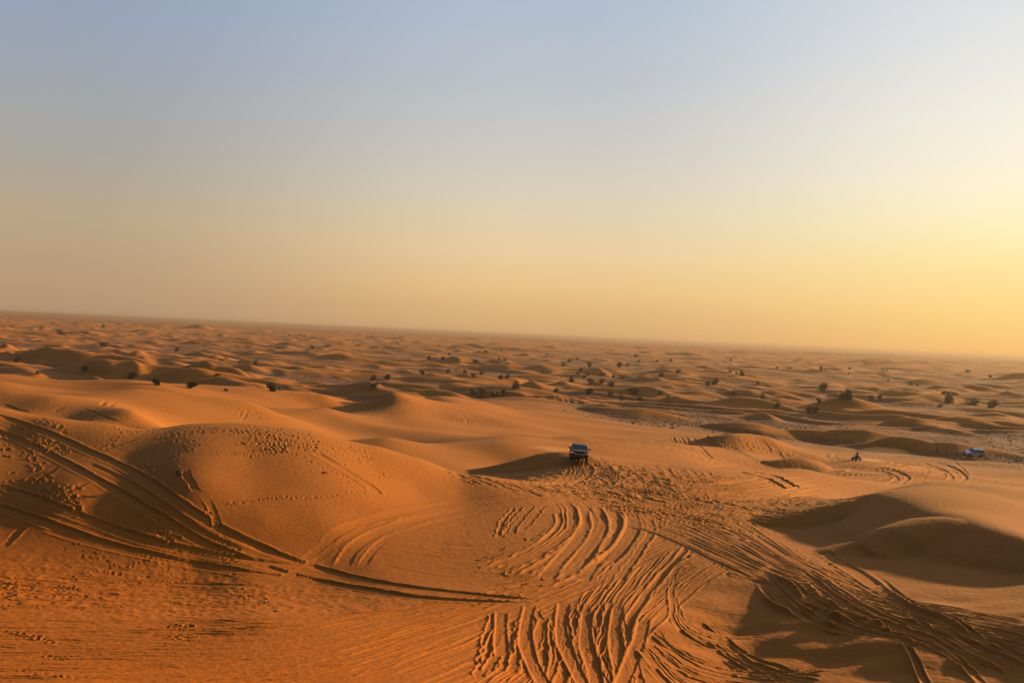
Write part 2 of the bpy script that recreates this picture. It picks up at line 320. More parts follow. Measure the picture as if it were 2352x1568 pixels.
# ---------------------------------------------------------------- tyre tracks, footprints
D = np.zeros(Z.shape, np.float32)          # fine relief
sel = RR < 430
jmax = int(np.searchsorted(RR, 430))
NZ = np.zeros(Z.shape, np.float32)
NZ[:jmax] = perlin(X[:jmax]/0.9, Y[:jmax]/0.9, 41)*0.6 + perlin(X[:jmax]/0.35, Y[:jmax]/0.35, 42)*0.4
NL = np.zeros(Z.shape, np.float32); NL[:jmax] = perlin(X[:jmax]/4.5, Y[:jmax]/4.5, 43)
def track(pix, w=0.28, dep=0.10, berm=0.06, rough=0.5, world=None, wander=0.0, fade=True):
    if world is None:
        L = [hit(*p, ZB) for p in smooth_line(pix, 6)]; L = [p for p in L if p is not None]
        if len(L) < 2: return
        K_ = [L[0]]
        for p in L[1:]:                                  # break where the sight line jumps behind a crest
            if math.hypot(p[0]-K_[-1][0], p[1]-K_[-1][1]) < 0.08*K_[-1][1]+1.5: K_.append(p)
        L = K_
    else: L = world
    if len(L) < 2: return
    if wander:
        ph = random.uniform(0, 99)
        L = [(x+wander*float(perlin(np.array([ph+k*0.31]), np.array([0.5]), 7)[0]), y+wander*float(perlin(np.array([ph+k*0.31]), np.array([7.5]), 8)[0])) for k, (x, y) in enumerate(L)]
    W_ = w*3.0; nL = len(L)-1; side = random.choice((-1, 1))
    for s in seg_field(L, W_):
        d = DIST[s]; m = d < W_
        if not m.any(): continue
        nz = NZ[s][m]; nl = NL[s][m]; q = d[m]/(w*(1+0.08*nz+0.18*nl)); par = PAR[s][m]
        fe = 0.3 if fade == 2 else 0.06
        e = sstep(0, fe, par/nL)*sstep(1, 1-fe, par/nL) if fade else 1.0
        amp = 0.275*np.clip(1+0.9*rough*nl+0.2*rough*nz, 0.15, 2.0)*e
        groove = 1-sstep(0.85, 1.12, q) if dep > 0 else np.exp(-(d[m]/w*(1+.3*nl))**2*1.3)
        b = np.exp(-((q-1.28)/0.3)**2)*(1+0.5*side*SGN[s][m])*(1+rough*0.9*nz)
        cover = (0.3 if dep < 0 else 1)*(1-sstep(1.0, 1.6, q))*np.clip(e*1.2, 0, 1)
        D[s][m] = D[s][m]*(1-0.8*cover) + amp*(-dep*groove + berm*b); DIST[s][m] = 1e9
def lerp_line(A, B, f):
    n_ = 9
    def rs(Q):
        Q = smooth_line(Q, 8); s = np.concatenate([[0], np.cumsum(np.hypot(*np.diff(Q[:, :2], axis=0).T))]); s /= s[-1]; t = np.linspace(0, 1, n_)
        return np.stack([np.interp(t, s, Q[:, k]) for k in range(2)], 1)
    return rs(A)*(1-f) + rs(B)*f
def family(A, B, n_, w=0.25, dep=0.08, berm=0.05, jit=0.06, cut=0.3, rough=0.22, wander=0.12, pair=0.0):
    n_ = int(n_*1.35); w *= .8
    for k in range(n_):
        f = (k+0.5+random.uniform(-.45, .45))/n_
        Q = lerp_line(A, B, f); Q2 = lerp_line(A, B, min(1.1, max(-0.1, f+random.uniform(-jit, jit)*3)))
        t = np.linspace(0, 1, len(Q))[:, None]; Q = Q*(1-t)+Q2*t
        a = random.uniform(0, cut); b = 1-random.uniform(0, cut); i0 = int(a*(len(Q)-1)); i1 = max(i0+3, int(math.ceil(b*(len(Q)-1))))
        track([tuple(p) for p in Q[i0:i1+1]], w*random.uniform(.75, 1.3), dep*random.uniform(.6, 1.4), berm*random.uniform(.6, 1.5), rough, wander=wander)
def foot(px, py, r=0.2, dep=0.10, stretch=1.0):
    p = hit(px, py, ZB)
    if p is None: return
    r *= random.uniform(.42, .75); dep *= 0.4; s = window(p[0], p[1], p[0], p[1], r*3); dx = X[s]-p[0]; dy = Y[s]-p[1]
    a = random.uniform(0, 3.1); u = dx*math.cos(a)+dy*math.sin(a); v = -dx*math.sin(a)+dy*math.cos(a)
    q = np.sqrt((u/(r*stretch))**2+(v/r)**2)
    D[s] += dep*random.uniform(.7, 1.3)*(-(1-sstep(0.6, 1.1, q)) + 0.5*np.exp(-((q-1.35)/0.35)**2)*(1+0.8*NZ[s]))
def churn(px, py, rx, ry, amp):
    """trampled, loose sand: short-wave relief over an elliptic patch"""
    p = hit(px, py, ZB)
    if p is None: return
    s = window(p[0], p[1], p[0], p[1], max(rx, ry)*2); q = np.sqrt(((X[s]-p[0])/rx)**2+((Y[s]-p[1])/ry)**2)
    m = 1-sstep(0.5, 1.4, q)
    D[s] += m*amp*0.3*(NZ[s]*1.2 + np.abs(NL[s])*0.3)

# general low roughness
D[:jmax] += (perlin(X[:jmax]/3.2, Y[:jmax]/2.2, 45)*.16*(gauss0(11,52,9,8)+gauss0(19,50,9,7)))
D[:jmax] += (NZ[:jmax]*0.008 + NL[:jmax]*0.018)*sstep(20, 30, rad[:jmax])
for a in [(1500,1110,22,14,.16),(1640,1120,22,16,.16),(1350,1118,14,9,.14),(1800,1130,20,14,.14),(1650,1170,16,9,.13),(1900,1100,22,16,.14),(1480,1160,12,7,.12),
          (1650,1290,7,4,.16),(1560,1285,6,4,.13),(2050,1075,30,22,.2),(2250,1075,30,22,.18),(1600,1035,18,14,.2),(1450,1020,18,14,.14),(1420,1085,9,7,.16),(1000,950,30,20,.12),
          (300,1350,14,6,.07),(100,1340,14,6,.08),(600,1400,14,6,.05),(1250,1260,12,9,.05),(1750,1300,8,4,.1)]: churn(*a)
# fine streaks of the bottom left
family([(-60,1430),(300,1425),(600,1430),(850,1412),(1080,1392),(1230,1385)], [(-60,1640),(400,1625),(700,1590),(950,1540),(1150,1470),(1350,1390),(1480,1310)], 56, w=.18, dep=.06, berm=.05, cut=.3, wander=.3, rough=.2)
family([(-40,1300),(300,1330),(600,1345)], [(-40,1400),(300,1400),(620,1385)], 12, w=.2, dep=.08, berm=.05, cut=.4, rough=.3)
family([(900,1470),(1050,1410),(1180,1388),(1230,1385)], [(900,1640),(1100,1560),(1280,1460),(1400,1370)], 10, w=.2, dep=.08, berm=.06, cut=.2, rough=.1, wander=.05)
# broad arcs running to the upper right
family([(1000,1620),(1150,1540),(1300,1440),(1430,1340),(1560,1262),(1680,1212)], [(1330,1640),(1440,1500),(1550,1400),(1650,1320),(1740,1275)], 20, w=.2, dep=.10, berm=.08, cut=.25, jit=.03, rough=.35)
family([(800,1290),(1000,1330),(1150,1320),(1320,1270)], [(900,1230),(1060,1250),(1180,1240),(1290,1210)], 9, w=.2, dep=.05, berm=.035, cut=.5)
family([(950,1380),(1100,1360),(1300,1330),(1500,1260),(1600,1200)], [(1000,1400),(1200,1390),(1380,1350),(1560,1280),(1700,1225)], 6, w=.26, dep=.08, berm=.05, cut=.3)
# long arcs tying the swirl to the foreground
family([(1430,1165),(1455,1210),(1415,1290),(1355,1370),(1290,1470),(1230,1600)], [(1640,1190),(1600,1240),(1530,1320),(1470,1400),(1440,1480),(1440,1620)], 20, w=.24, dep=.13, berm=.1, cut=.22, jit=.05)
family([(720,1430),(900,1400),(1100,1365),(1300,1305),(1480,1228),(1620,1185)], [(800,1570),(1000,1500),(1200,1420),(1380,1340),(1540,1260),(1690,1200)], 22, w=.22, dep=.1, berm=.08, cut=.25, jit=.04)
family([(1080,1300),(1200,1290),(1320,1240),(1400,1170)], [(1140,1390),(1300,1360),(1420,1290),(1500,1200)], 9, w=.26, dep=.12, berm=.09, cut=.2, jit=.05)
# verticals at the bottom
family([(1131,1408),(1129,1457),(1133,1560)], [(1429,1375),(1437,1457),(1450,1600)], 20, w=.2, dep=.12, berm=.09, cut=.45, jit=.12)
for q in ([(1218,1385),(1206,1457),(1222,1520),(1262,1592)], [(1297,1380),(1289,1449),(1313,1520),(1352,1592)], [(1350,1395),(1345,1470),(1362,1530),(1375,1600)], [(1420,1390),(1412,1460),(1425,1540),(1430,1600)], [(1152,1404),(1150,1450),(1153,1508)], [(1480,1420),(1465,1480),(1440,1540),(1415,1600)]):
    track(q, .27, .16, .1, .25)
# swirl in the basin
swA = [(1256,1143),(1280,1184),(1268,1217),(1222,1250),(1160,1279),(1077,1304)]; swB = [(1425,1170),(1452,1200),(1436,1242),(1400,1290),(1347,1340)]
family(swA, swB, 20, w=.24, dep=.15, berm=.12, jit=.03, cut=.3, rough=.7)
family(swA, swB, 7, w=.42, dep=.2, berm=.12, jit=.03, cut=.2, rough=.7)
family(swB, [(1492,1188),(1504,1217),(1483,1250),(1450,1300),(1425,1333)], 4, w=.34, dep=.13, berm=.09, cut=.2)
family([(1181,1163),(1152,1200),(1144,1235)], [(1251,1159),(1222,1192),(1197,1217)], 4, w=.28, dep=.12, berm=.08, cut=.05)
for q in ([(1400,1165),(1412,1200),(1385,1255),(1330,1335)], [(1340,1160),(1352,1200),(1310,1262),(1250,1330)], [(1370,1170),(1378,1215),(1340,1275),(1300,1320)], [(1440,1160),(1455,1205),(1425,1258),(1390,1290)]):
    track(q, .55, .28, .15, .9)
# the two pairs down the left mound
for q in ([(-40,940),(41,970),(116,998),(199,1035),(290,1076),(393,1143),(497,1209),(580,1250),(663,1283),(746,1309),(829,1330),(932,1347),(1036,1359),(1140,1370),(1243,1379)],
          [(-40,975),(0,993),(62,1018),(137,1056),(228,1105),(331,1167),(414,1217),(497,1259),(621,1304),(746,1337),(849,1355),(953,1371),(1077,1380),(1243,1386)]):
    track(q, .36, .22, .16, .25)
track([(200,1062),(280,1100),(380,1165),(470,1225),(560,1265)], .25, .1, .08, .5)
for q in ([(-20,1108),(83,1147),(166,1176),(290,1225),(414,1259),(538,1279),(621,1292),(720,1300)], [(-20,1160),(0,1167),(104,1201),(207,1238),(331,1271),(456,1296),(600,1317),(746,1335)]):
    track(q, .34, .2, .15, .25)
for q in ([(60,1150),(200,1200),(330,1245),(500,1282),(640,1300)], [(100,1215),(230,1255),(400,1292),(560,1320)]): track(q, .22, .1, .07, .5)
# looping pair on the basin's far side
for q in ([(700,1290),(746,1254),(771,1225),(870,1188),(994,1163),(1119,1143),(1243,1136)], [(783,1302),(820,1250),(912,1205),(1036,1176),(1160,1155),(1264,1145)]): track(q, .42, .13, .09, .4)
for q in ([(830,1300),(860,1260),(912,1225),(1036,1192),(1160,1167),(1243,1159)], [(640,1330),(720,1290),(780,1245),(850,1205)]): track(q, .24, .08, .06, .5)
# strip to the right
fA = [(1480,1120),(1650,1160),(1760,1222),(1850,1290),(1980,1345),(2120,1385),(2370,1428)]; fB = [(1430,1200),(1600,1262),(1700,1315),(1850,1362),(2050,1402),(2200,1440),(2390,1490)]
family(fA, fB, 46, w=.18, dep=.09, berm=.09, jit=.05, cut=.3, rough=.3)
family([(1750,1290),(1860,1330),(2000,1370),(2200,1405)], [(1700,1330),(1860,1370),(2050,1410),(2300,1470)], 8, w=.3, dep=.1, berm=.1, cut=.1)
track([(1885,1265),(1925,1290),(1975,1320),(2010,1345)], .5, .22, .12, .4)
# pale tracks over the shaded slope, bottom right
for q in ([(1735,1338),(1776,1388),(1871,1429),(1957,1444),(2048,1467)], [(1833,1316),(1908,1384),(2022,1433),(2078,1493),(2116,1568),(2140,1620)], [(2074,1399),(2135,1463),(2199,1520),(2260,1590)],
          [(2241,1467),(2300,1490),(2370,1530)], [(1814,1384),(1850,1398),(1880,1412)], [(1760,1310),(1820,1345),(1850,1380)], [(1850,1400),(1950,1425),(2010,1430)], [(2000,1320),(2090,1390),(2190,1430),(2280,1500)]):
    track(q, .17, -.75, 0, .25, fade=2)
    track([(x+6, y-5) for x, y in q], .16, .28, .2, .25, fade=2)
family([(1720,1320),(1790,1400),(1900,1450),(2060,1480),(2200,1560)], [(1900,1300),(2020,1370),(2150,1430),(2300,1500),(2380,1540)], 12, w=.17, dep=.08, berm=.14, cut=.3, jit=.08, rough=.2)
family([(1620,1420),(1720,1500),(1860,1540),(2000,1550)], [(1640,1560),(1760,1600),(1900,1620)], 7, w=.2, dep=.1, berm=.14, cut=.4, jit=.1, rough=.4)
family([(1500,1440),(1560,1490),(1650,1530),(1780,1545),(1900,1535)], [(1470,1500),(1530,1570),(1600,1610),(1700,1660)], 9, w=.22, dep=.09, berm=.08, cut=.3)
family([(1560,1300),(1540,1350),(1560,1410),(1640,1450),(1760,1460)], [(1540,1400),(1560,1450),(1640,1490),(1760,1500)], 6, w=.2, dep=.06, berm=.06, cut=.4)
# middle distance
family([(1180,1108),(1300,1145),(1450,1178),(1600,1200),(1750,1240)], [(1380,1090),(1550,1112),(1700,1150),(1850,1160)], 44, w=.24, dep=.15, berm=.1, cut=.6, rough=.8, jit=.1)
family([(1000,1075),(1060,1095),(1100,1112)], [(1120,1095),(1180,1115),(1240,1140)], 8, w=.3, dep=.14, berm=.1, cut=.3)
family([(1308,1064),(1304,1085),(1275,1100),(1230,1112)], [(1352,1066),(1364,1084),(1350,1100),(1320,1115)], 7, w=.3, dep=.15, berm=.1, cut=.1)
family([(1375,1068),(1410,1080),(1430,1108)], [(1370,1095),(1385,1108),(1390,1120)], 7, w=.3, dep=.13, berm=.1, cut=.3)
family([(1530,1003),(1545,1035),(1555,1058)], [(1590,1003),(1620,1040),(1640,1060)], 8, w=.4, dep=.2, berm=.12, cut=.2)
for q in ([(1770,998),(1745,1030),(1700,1072)], [(1795,1008),(1760,1040),(1722,1076)], [(1580,1075),(1600,1095),(1608,1110)], [(1530,1075),(1545,1098),(1560,1112)], [(1620,1080),(1640,1100),(1700,1125),(1730,1145)], [(1640,1120),(1655,1140)], [(1500,1078),(1520,1098)]): track(q, .36, .17, .11, .6)
family([(1480,1070),(1560,1100),(1700,1110),(1900,1095)], [(1500,1140),(1650,1145),(1800,1140),(1950,1125)], 26, w=.3, dep=.13, berm=.09, cut=.7, jit=.3)
family([(1950,1060),(2050,1070),(2150,1085)], [(1900,1110),(2050,1105),(2250,1100)], 16, w=.45, dep=.2, berm=.13, cut=.6, jit=.4)
for q in ([(2160,1056),(2185,1076),(2200,1096),(2190,1104),(2140,1108)], [(2185,1056),(2210,1076),(2222,1098),(2200,1108)], [(2100,1060),(2130,1080),(2120,1100)], [(2300,1060),(2352,1072)], [(2230,1058),(2300,1072),(2370,1082)], [(1900,1042),(1895,1046),(1905,1052)], [(1920,1042),(1915,1048),(1925,1054)]): track(q, .45, .2, .14, .4)
for q in ([(545,930),(552,950),(556,966)], [(572,930),(562,950),(556,968)], [(573,930),(590,950),(605,968)], [(231,945),(205,965),(190,972)], [(245,918),(228,932)], [(262,922),(250,934)], [(380,940),(386,950)], [(0,925),(40,940),(70,946)], [(180,935),(240,958),(285,970)], [(150,935),(120,945)]): track(q, .24, .16, .08, .8, wander=.2, fade=2)
family([(1430,1075),(1560,1095),(1700,1100),(1850,1088)], [(1450,1125),(1620,1150),(1800,1145),(1960,1110)], 22, w=.42, dep=.3, berm=.22, cut=.55, jit=.25, rough=.5)
family([(1900,1070),(2010,1062),(2120,1066)], [(1930,1112),(2060,1108),(2200,1104),(2300,1090)], 18, w=.5, dep=.36, berm=.28, cut=.55, jit=.4, rough=.5)
for q in ([(1985,1075),(2030,1082),(2060,1098),(2040,1110)], [(2005,1070),(2050,1078),(2085,1096),(2070,1110)], [(2120,1062),(2165,1078),(2185,1098),(2150,1110)], [(2150,1060),(2195,1076),(2218,1098),(2190,1108)], [(1880,1085),(1930,1080),(1990,1090),(2010,1106)], [(1700,1085),(1760,1098),(1800,1120)], [(1728,1083),(1785,1095),(1828,1118)], [(1990,1050),(2080,1056),(2200,1062),(2352,1075)]): track(q, .45, .45, .3, .3)
family([(1620,1015),(1700,1040),(1760,1060)], [(1720,1000),(1790,1030),(1840,1046)], 7, w=.42, dep=.26, berm=.2, cut=.4, jit=.2)
family([(440,925),(520,950),(640,965)], [(560,935),(700,955),(860,975)], 9, w=.35, dep=.13, berm=.08, cut=.5, jit=.3)
family([(950,925),(1000,945),(1100,975)], [(1100,935),(1250,965),(1400,990)], 9, w=.4, dep=.14, berm=.09, cut=.5, jit=.3)
track([(1120,905),(1276,915),(1400,930),(1540,962),(1640,990),(1740,1002),(1830,1012),(1900,1017),(1980,1022),(2060,1030),(2148,1043),(2262,1054),(2370,1070)], 1.3, .5, 1.5, .15, fade=False)
for q in ([(430,800),(560,832),(700,866),(850,900)], [(455,812),(600,850),(740,885)]): track(q, 1.2, .9, .7, .2)
# slide and tracks on the mound
track([(724,1039),(771,1067),(848,1115),(864,1131)], .5, .2, .1, .15)
for q in ([(142,1065),(68,1120)], [(210,1103),(137,1137)], [(316,1004),(233,1033)], [(376,1024),(282,1055)], [(60,1205),(0,1262)], [(735,1045),(800,1088),(850,1120)], [(425,1070),(440,1110),(452,1130)], [(475,1140),(490,1180),(500,1215)]): track(q, .24, .14, .08, .6, wander=.15, fade=2)
for q in ([(1060,1085),(1090,1105),(1120,1122)], [(1040,1082),(1060,1098)]): track(q, .4, .16, .1, .8)
# footprints
def trail(a, b, n_, jit=3, **k):
    for i in range(n_):
        f = i/(n_-1); foot(a[0]+(b[0]-a[0])*f+random.gauss(0, jit*.6), a[1]+(b[1]-a[1])*f+random.gauss(0, jit*.5)+(2 if i % 2 else -2), **k)
def scatter(poly, n_, **k):
    (x0, y0), (x1, y1), hw = poly
    for _ in range(n_):
        f = random.random(); foot(x0+(x1-x0)*f+random.gauss(0, 8), y0+(y1-y0)*f+random.gauss(0, hw), **k)
trail((520,1158),(640,1141),17); trail((640,1141),(745,1142),14); trail((745,1142),(835,1130),13)
trail((690,1045),(800,1100),16); trail((800,1020),(880,1085),14, r=.26); trail((860,1090),(890,1092),4, r=.26)
trail((480,1040),(600,1044),15); trail((410,1025),(405,1075),9, r=.26); trail((270,1003),(240,1030),6, r=.3)
scatter([(560,995),(730,1020),12], 120, r=.26, dep=.13); scatter([(380,1005),(450,1025),11], 45, r=.24, dep=.12); scatter([(590,1035),(650,1030),8], 40, r=.27, dep=.14)
scatter([(240,988),(560,990),5], 60, r=.24, dep=.1); scatter([(730,1010),(850,1055),12], 50, r=.22, dep=.1); scatter([(430,985),(700,995),4], 40, r=.24)
scatter([(60,1000),(160,1040),9], 34, r=.36, dep=.17); scatter([(60,1060),(110,1130),20], 34, r=.36, dep=.18); scatter([(130,1120),(190,1170),12], 26, r=.34, dep=.16)
scatter([(10,1000),(20,1130),8], 18, r=.34, dep=.16); scatter([(300,1060),(350,1085),8], 20, r=.28, dep=.13); scatter([(90,965),(140,985),6], 16, r=.34)
scatter([(330,1180),(410,1250),16], 22, r=.3); scatter([(480,1190),(540,1290),14], 18, r=.3)
scatter([(0,1355),(200,1355),14], 50, r=.2); scatter([(150,1270),(420,1330),22], 50, r=.2, dep=.08); scatter([(20,1445),(110,1470),3], 24, r=.17, dep=.1); scatter([(385,1440),(450,1435),3], 9, r=.19); scatter([(370,1465),(440,1462),3], 9, r=.19)
scatter([(60,1545),(200,1560),4], 16, r=.15, dep=.07); scatter([(90,1510),(150,1512),3], 6, r=.14); scatter([(500,1370),(640,1385),10], 24, r=.18)
scatter([(1480,1000),(1540,1035),8], 12, r=.35)
Z += D
log('tracks done')

# ---------------------------------------------------------------- ground mesh
def set_attr(me, name, arr):
    a = me.attributes.new(name, 'FLOAT', 'POINT'); a.data.foreach_set('value', np.ascontiguousarray(arr, np.float32).ravel())
def gauss(px, py, rx, ry):
    p = hit(px, py, ZB); return np.exp(-((X-p[0])/rx)**2-((Y-p[1])/ry)**2)
me = bpy.data.meshes.new('ground')
co = np.stack([X, Y, Z], -1).astype(np.float32).reshape(-1, 3)
idx = np.arange(nr*nc, dtype=np.int32).reshape(nr, nc)
q = np.stack([idx[:-1, :-1], idx[:-1, 1:], idx[1:, 1:], idx[1:, :-1]], -1)[..., ::-1].reshape(-1, 4)
seam = np.stack([idx[:-1, -1], idx[:-1, 0], idx[1:, 0], idx[1:, -1]], -1)[..., ::-1]
q = np.concatenate([q, seam])
me.vertices.add(nr*nc); me.vertices.foreach_set('co', co.ravel()); nq = len(q)
me.loops.add(nq*4); me.loops.foreach_set('vertex_index', q.ravel().astype(np.int32))
me.polygons.add(nq); me.polygons.foreach_set('loop_start', np.arange(0, nq*4, 4, dtype=np.int32)); me.polygons.foreach_set('use_smooth', np.ones(nq, bool))
me.update(calc_edges=False)
# where the ground between the dunes is flat and stony rather than loose sand
fl = sstep(1.9, 0.5, ZB-ZU + 0.5*perlin(X/30, Y/30, 51))*sstep(220, 320, rad)*sstep(6.0, 3.5, ZU)*(0.95+0.5*perlin(X/50, Y/50, 52))
fl = np.where(rad > 3200, 0.5+0.5*perlin(X/300, Y/700, 53), fl)
set_attr(me, 'flat', np.clip(fl, 0, 1))
rip = np.clip(gauss(420,1130,16,10)+gauss(640,1200,9,9)+gauss(300,1290,16,6)*.8+gauss(60,1150,8,9)*.7+gauss(1640,1350,6,5)*.6, 0, 1)*np.clip(1-np.abs(D)*12, 0, 1)
set_attr(me, 'ripple', rip)
set_attr(me, 'red', np.clip(np.exp(-(np.maximum(X+14, 0)/26)**2-(np.maximum(Y-40, 0)/42)**2)+0.25*perlin(X/25, Y/25, 57), 0, 1))
ground = bpy.data.objects.new('ground', me); COL.objects.link(ground); ground['kind'] = 'structure'
ground['label'] = 'rippled orange desert sand with dunes, tyre tracks and footprints'
log('mesh')

def new_mat(name):
    m = bpy.data.materials.new(name); m.use_nodes = True; nt = m.node_tree; b = nt.nodes['Principled BSDF']; return m, nt.nodes, nt.links, b
def sand_material():
    m, N, L, b = new_mat('sand')
    b.inputs['Roughness'].default_value = 0.95; b.inputs['Specular IOR Level'].default_value = 0.1
    geo = N.new('ShaderNodeNewGeometry'); at = N.new('ShaderNodeAttribute'); at.attribute_name = 'flat'; ar = N.new('ShaderNodeAttribute'); ar.attribute_name = 'ripple'
    def noise(scale, detail=3, vec=None):
        n_ = N.new('ShaderNodeTexNoise'); n_.inputs['Scale'].default_value = scale; n_.inputs['Detail'].default_value = detail; L.new(vec or geo.outputs['Position'], n_.inputs['Vector']); return n_.outputs['Fac']
    def mix(f, a, c, mode='MIX'):
        x = N.new('ShaderNodeMix'); x.data_type = 'RGBA'; x.blend_type = mode
        for i, v in ((0, f), (6, a), (7, c)):
            if isinstance(v, tuple): x.inputs[i].default_value = (*v, 1)
            elif isinstance(v, float): x.inputs[i].default_value = v
            else: L.new(v, x.inputs[i])
        return x.outputs[2]
    big = noise(0.03, 4); fine = noise(1.3, 5); grit = noise(28, 2)
    sand = mix(big, (0.47, 0.142, 0.016), (0.50, 0.168, 0.024))
    sand = mix(fine, sand, (0.42, 0.128, 0.018)); 
    aq = N.new('ShaderNodeAttribute'); aq.attribute_name = 'red'; sand = mix(aq.outputs['Fac'], sand, (0.46, 0.112, 0.006))
    stone = mix(noise(0.25, 6), (0.27, 0.105, 0.038), (0.16, 0.072, 0.036))
    col = mix(at.outputs['Fac'], sand, stone)
    L.new(col, b.inputs['Base Color'])
    # wind ripples and grain as relief
    mp = N.new('ShaderNodeMapping'); mp.inputs['Rotation'].default_value = (0, 0, R_(28)); L.new(geo.outputs['Position'], mp.inputs[0])
    wv = N.new('ShaderNodeTexWave'); wv.inputs['Scale'].default_value = 2.4; wv.inputs['Distortion'].default_value = 3.0; wv.inputs['Detail'].default_value = 2; wv.inputs['Detail Scale'].default_value = 0.7; L.new(mp.outputs[0], wv.inputs['Vector'])
    mm = N.new('ShaderNodeMath'); mm.operation = 'MULTIPLY'; L.new(wv.outputs['Fac'], mm.inputs[0]); L.new(ar.outputs['Fac'], mm.inputs[1])
    b1 = N.new('ShaderNodeBump'); b1.inputs['Strength'].default_value = 0.9; b1.inputs['Distance'].default_value = 0.05; L.new(mm.outputs[0], b1.inputs['Height'])
    b2 = N.new('ShaderNodeBump'); b2.inputs['Strength'].default_value = 0.5; b2.inputs['Distance'].default_value = 0.10; L.new(noise(3.2, 5), b2.inputs['Height']); L.new(b1.outputs[0], b2.inputs['Normal'])
    # tussocky relief on the stony flats
    tm = N.new('ShaderNodeMath'); tm.operation = 'MULTIPLY'; L.new(noise(0.42, 5), tm.inputs[0]); L.new(at.outputs['Fac'], tm.inputs[1])
    b3 = N.new('ShaderNodeBump'); b3.inputs['Strength'].default_value = 0.8; b3.inputs['Distance'].default_value = 0.9; L.new(tm.outputs[0], b3.inputs['Height']); L.new(b2.outputs[0], b3.inputs['Normal'])
    L.new(b3.outputs[0], b.inputs['Normal'])
    return m
me.materials.append(sand_material())

# ---------------------------------------------------------------- haze
hz = bpy.data.meshes.new('haze'); bm = bmesh.new(); bmesh.ops.create_cube(bm, size=1.0)
lo, hi = float(Z.min())-1.0, 30.0
for v in bm.verts: v.co = Vector((v.co.x*54000, v.co.y*54000, lo if v.co.z < 0 else hi))
bm.to_mesh(hz); bm.free(); hob = bpy.data.objects.new('haze', hz); COL.objects.link(hob); hob['kind'] = 'stuff'; hob['label'] = 'warm dusty haze lying over the far desert'
m = bpy.data.materials.new('haze_air'); m.use_nodes = True; N = m.node_tree.nodes; N.clear(); o = N.new('ShaderNodeOutputMaterial'); v = N.new('ShaderNodeVolumePrincipled')
v.inputs['Color'].default_value = (0.385, 0.285, 0.215, 1); v.inputs['Density'].default_value = 1.7e-4; v.inputs['Anisotropy'].default_value = 0.4
m.node_tree.links.new(v.outputs[0], o.inputs['Volume']); hz.materials.append(m)

# ---------------------------------------------------------------- helpers for things
def obj(name, me_or_bm, mat=None, parent=None, smooth=False):
    if isinstance(me_or_bm, bmesh.types.BMesh):
        bmesh.ops.recalc_face_normals(me_or_bm, faces=me_or_bm.faces)
        me_ = bpy.data.meshes.new(name); me_or_bm.to_mesh(me_); me_or_bm.free()
        if smooth:
            for p in me_.polygons: p.use_smooth = True
    else: me_ = me_or_bm
    if mat and not me_.materials: me_.materials.append(mat)
    o = bpy.data.objects.new(name, me_); COL.objects.link(o)
    if parent: o.parent = parent
    return o
def tag(o, label, cat, group=None):
    o['label'] = label; o['category'] = cat
    if group: o['group'] = group
    return o
def thing(name, label, cat, group=None):
    return tag(bpy.data.objects.new(name, None), label, cat, group)
def paint(name, col, rough=0.5, metal=0.0, coat=0.0, var=0.15, emit=None):
    m, N, L, b = new_mat(name)
    n_ = N.new('ShaderNodeTexNoise'); n_.inputs['Scale'].default_value = 6; n_.inputs['Detail'].default_value = 4
    tc = N.new('ShaderNodeTexCoord'); L.new(tc.outputs['Object'], n_.inputs['Vector'])
    x = N.new('ShaderNodeMix'); x.data_type = 'RGBA'; L.new(n_.outputs['Fac'], x.inputs[0])
    x.inputs[6].default_value = (*[c*(1-var) for c in col], 1); x.inputs[7].default_value = (*[min(1, c*(1+var)) for c in col], 1)
    L.new(x.outputs[2], b.inputs['Base Color']); b.inputs['Roughness'].default_value = rough; b.inputs['Metallic'].default_value = metal; b.inputs['Coat Weight'].default_value = coat
    if emit: b.inputs['Emission Color'].default_value = (*emit[:3], 1); b.inputs['Emission Strength'].default_value = emit[3]
    return m
def ground_z(x, y): return float(sample(Z, np.array([x]), np.array([y]))[0])
def stand(root, px, py, yaw, tilt=True, base=None, span=1.2, sink=0.0, damp=1.0):
    """put a thing on the sand where the photograph shows its foot; yaw = heading of its +X axis"""
    p = hit(px, py, Z); x, y = p; root.location = (x, y, ground_z(x, y)-sink)
    if tilt:
        z0_ = ground_z(x, y); gz = lambda a, b: z0_+(ground_z(a, b)-z0_)*damp
        zf = gz(x+math.cos(yaw)*span, y+math.sin(yaw)*span); zb_ = gz(x-math.cos(yaw)*span, y-math.sin(yaw)*span)
        zl = gz(x-math.sin(yaw)*span*.6, y+math.cos(yaw)*span*.6); zr = gz(x+math.sin(yaw)*span*.6, y-math.cos(yaw)*span*.6)
        fx = Vector((math.cos(yaw)*2*span, math.sin(yaw)*2*span, zf-zb_)).normalized(); ly = Vector((-math.sin(yaw)*1.2*span, math.cos(yaw)*1.2*span, zl-zr)).normalized()
        uz = fx.cross(ly).normalized(); ly = uz.cross(fx); R = Matrix((fx, ly, uz)).transposed()
        root.rotation_euler = R.to_euler(); root.location.z = (zf+zb_+zl+zr)/4-sink
    else: root.rotation_euler = (0, 0, yaw)
    return p
def poly_prism(bm, prof, y0, y1, narrow=None, bevel=0.0):
    """extrude a side profile (x, z) across the width; narrow(z) scales the half width"""
    vs = []
    for y in (y0, y1): vs.append([bm.verts.new((x, y*(narrow(z) if narrow else 1), z)) for x, z in prof])
    n_ = len(prof); fs = [bm.faces.new(vs[0][::-1]), bm.faces.new(vs[1])]
    for k in range(n_): fs.append(bm.faces.new((vs[0][k], vs[0][(k+1) % n_], vs[1][(k+1) % n_], vs[1][k])))
    if bevel: bmesh.ops.bevel(bm, geom=list(fs[0].edges)+list(fs[1].edges), offset=bevel, segments=2, affect='EDGES', profile=0.6)
    return bm
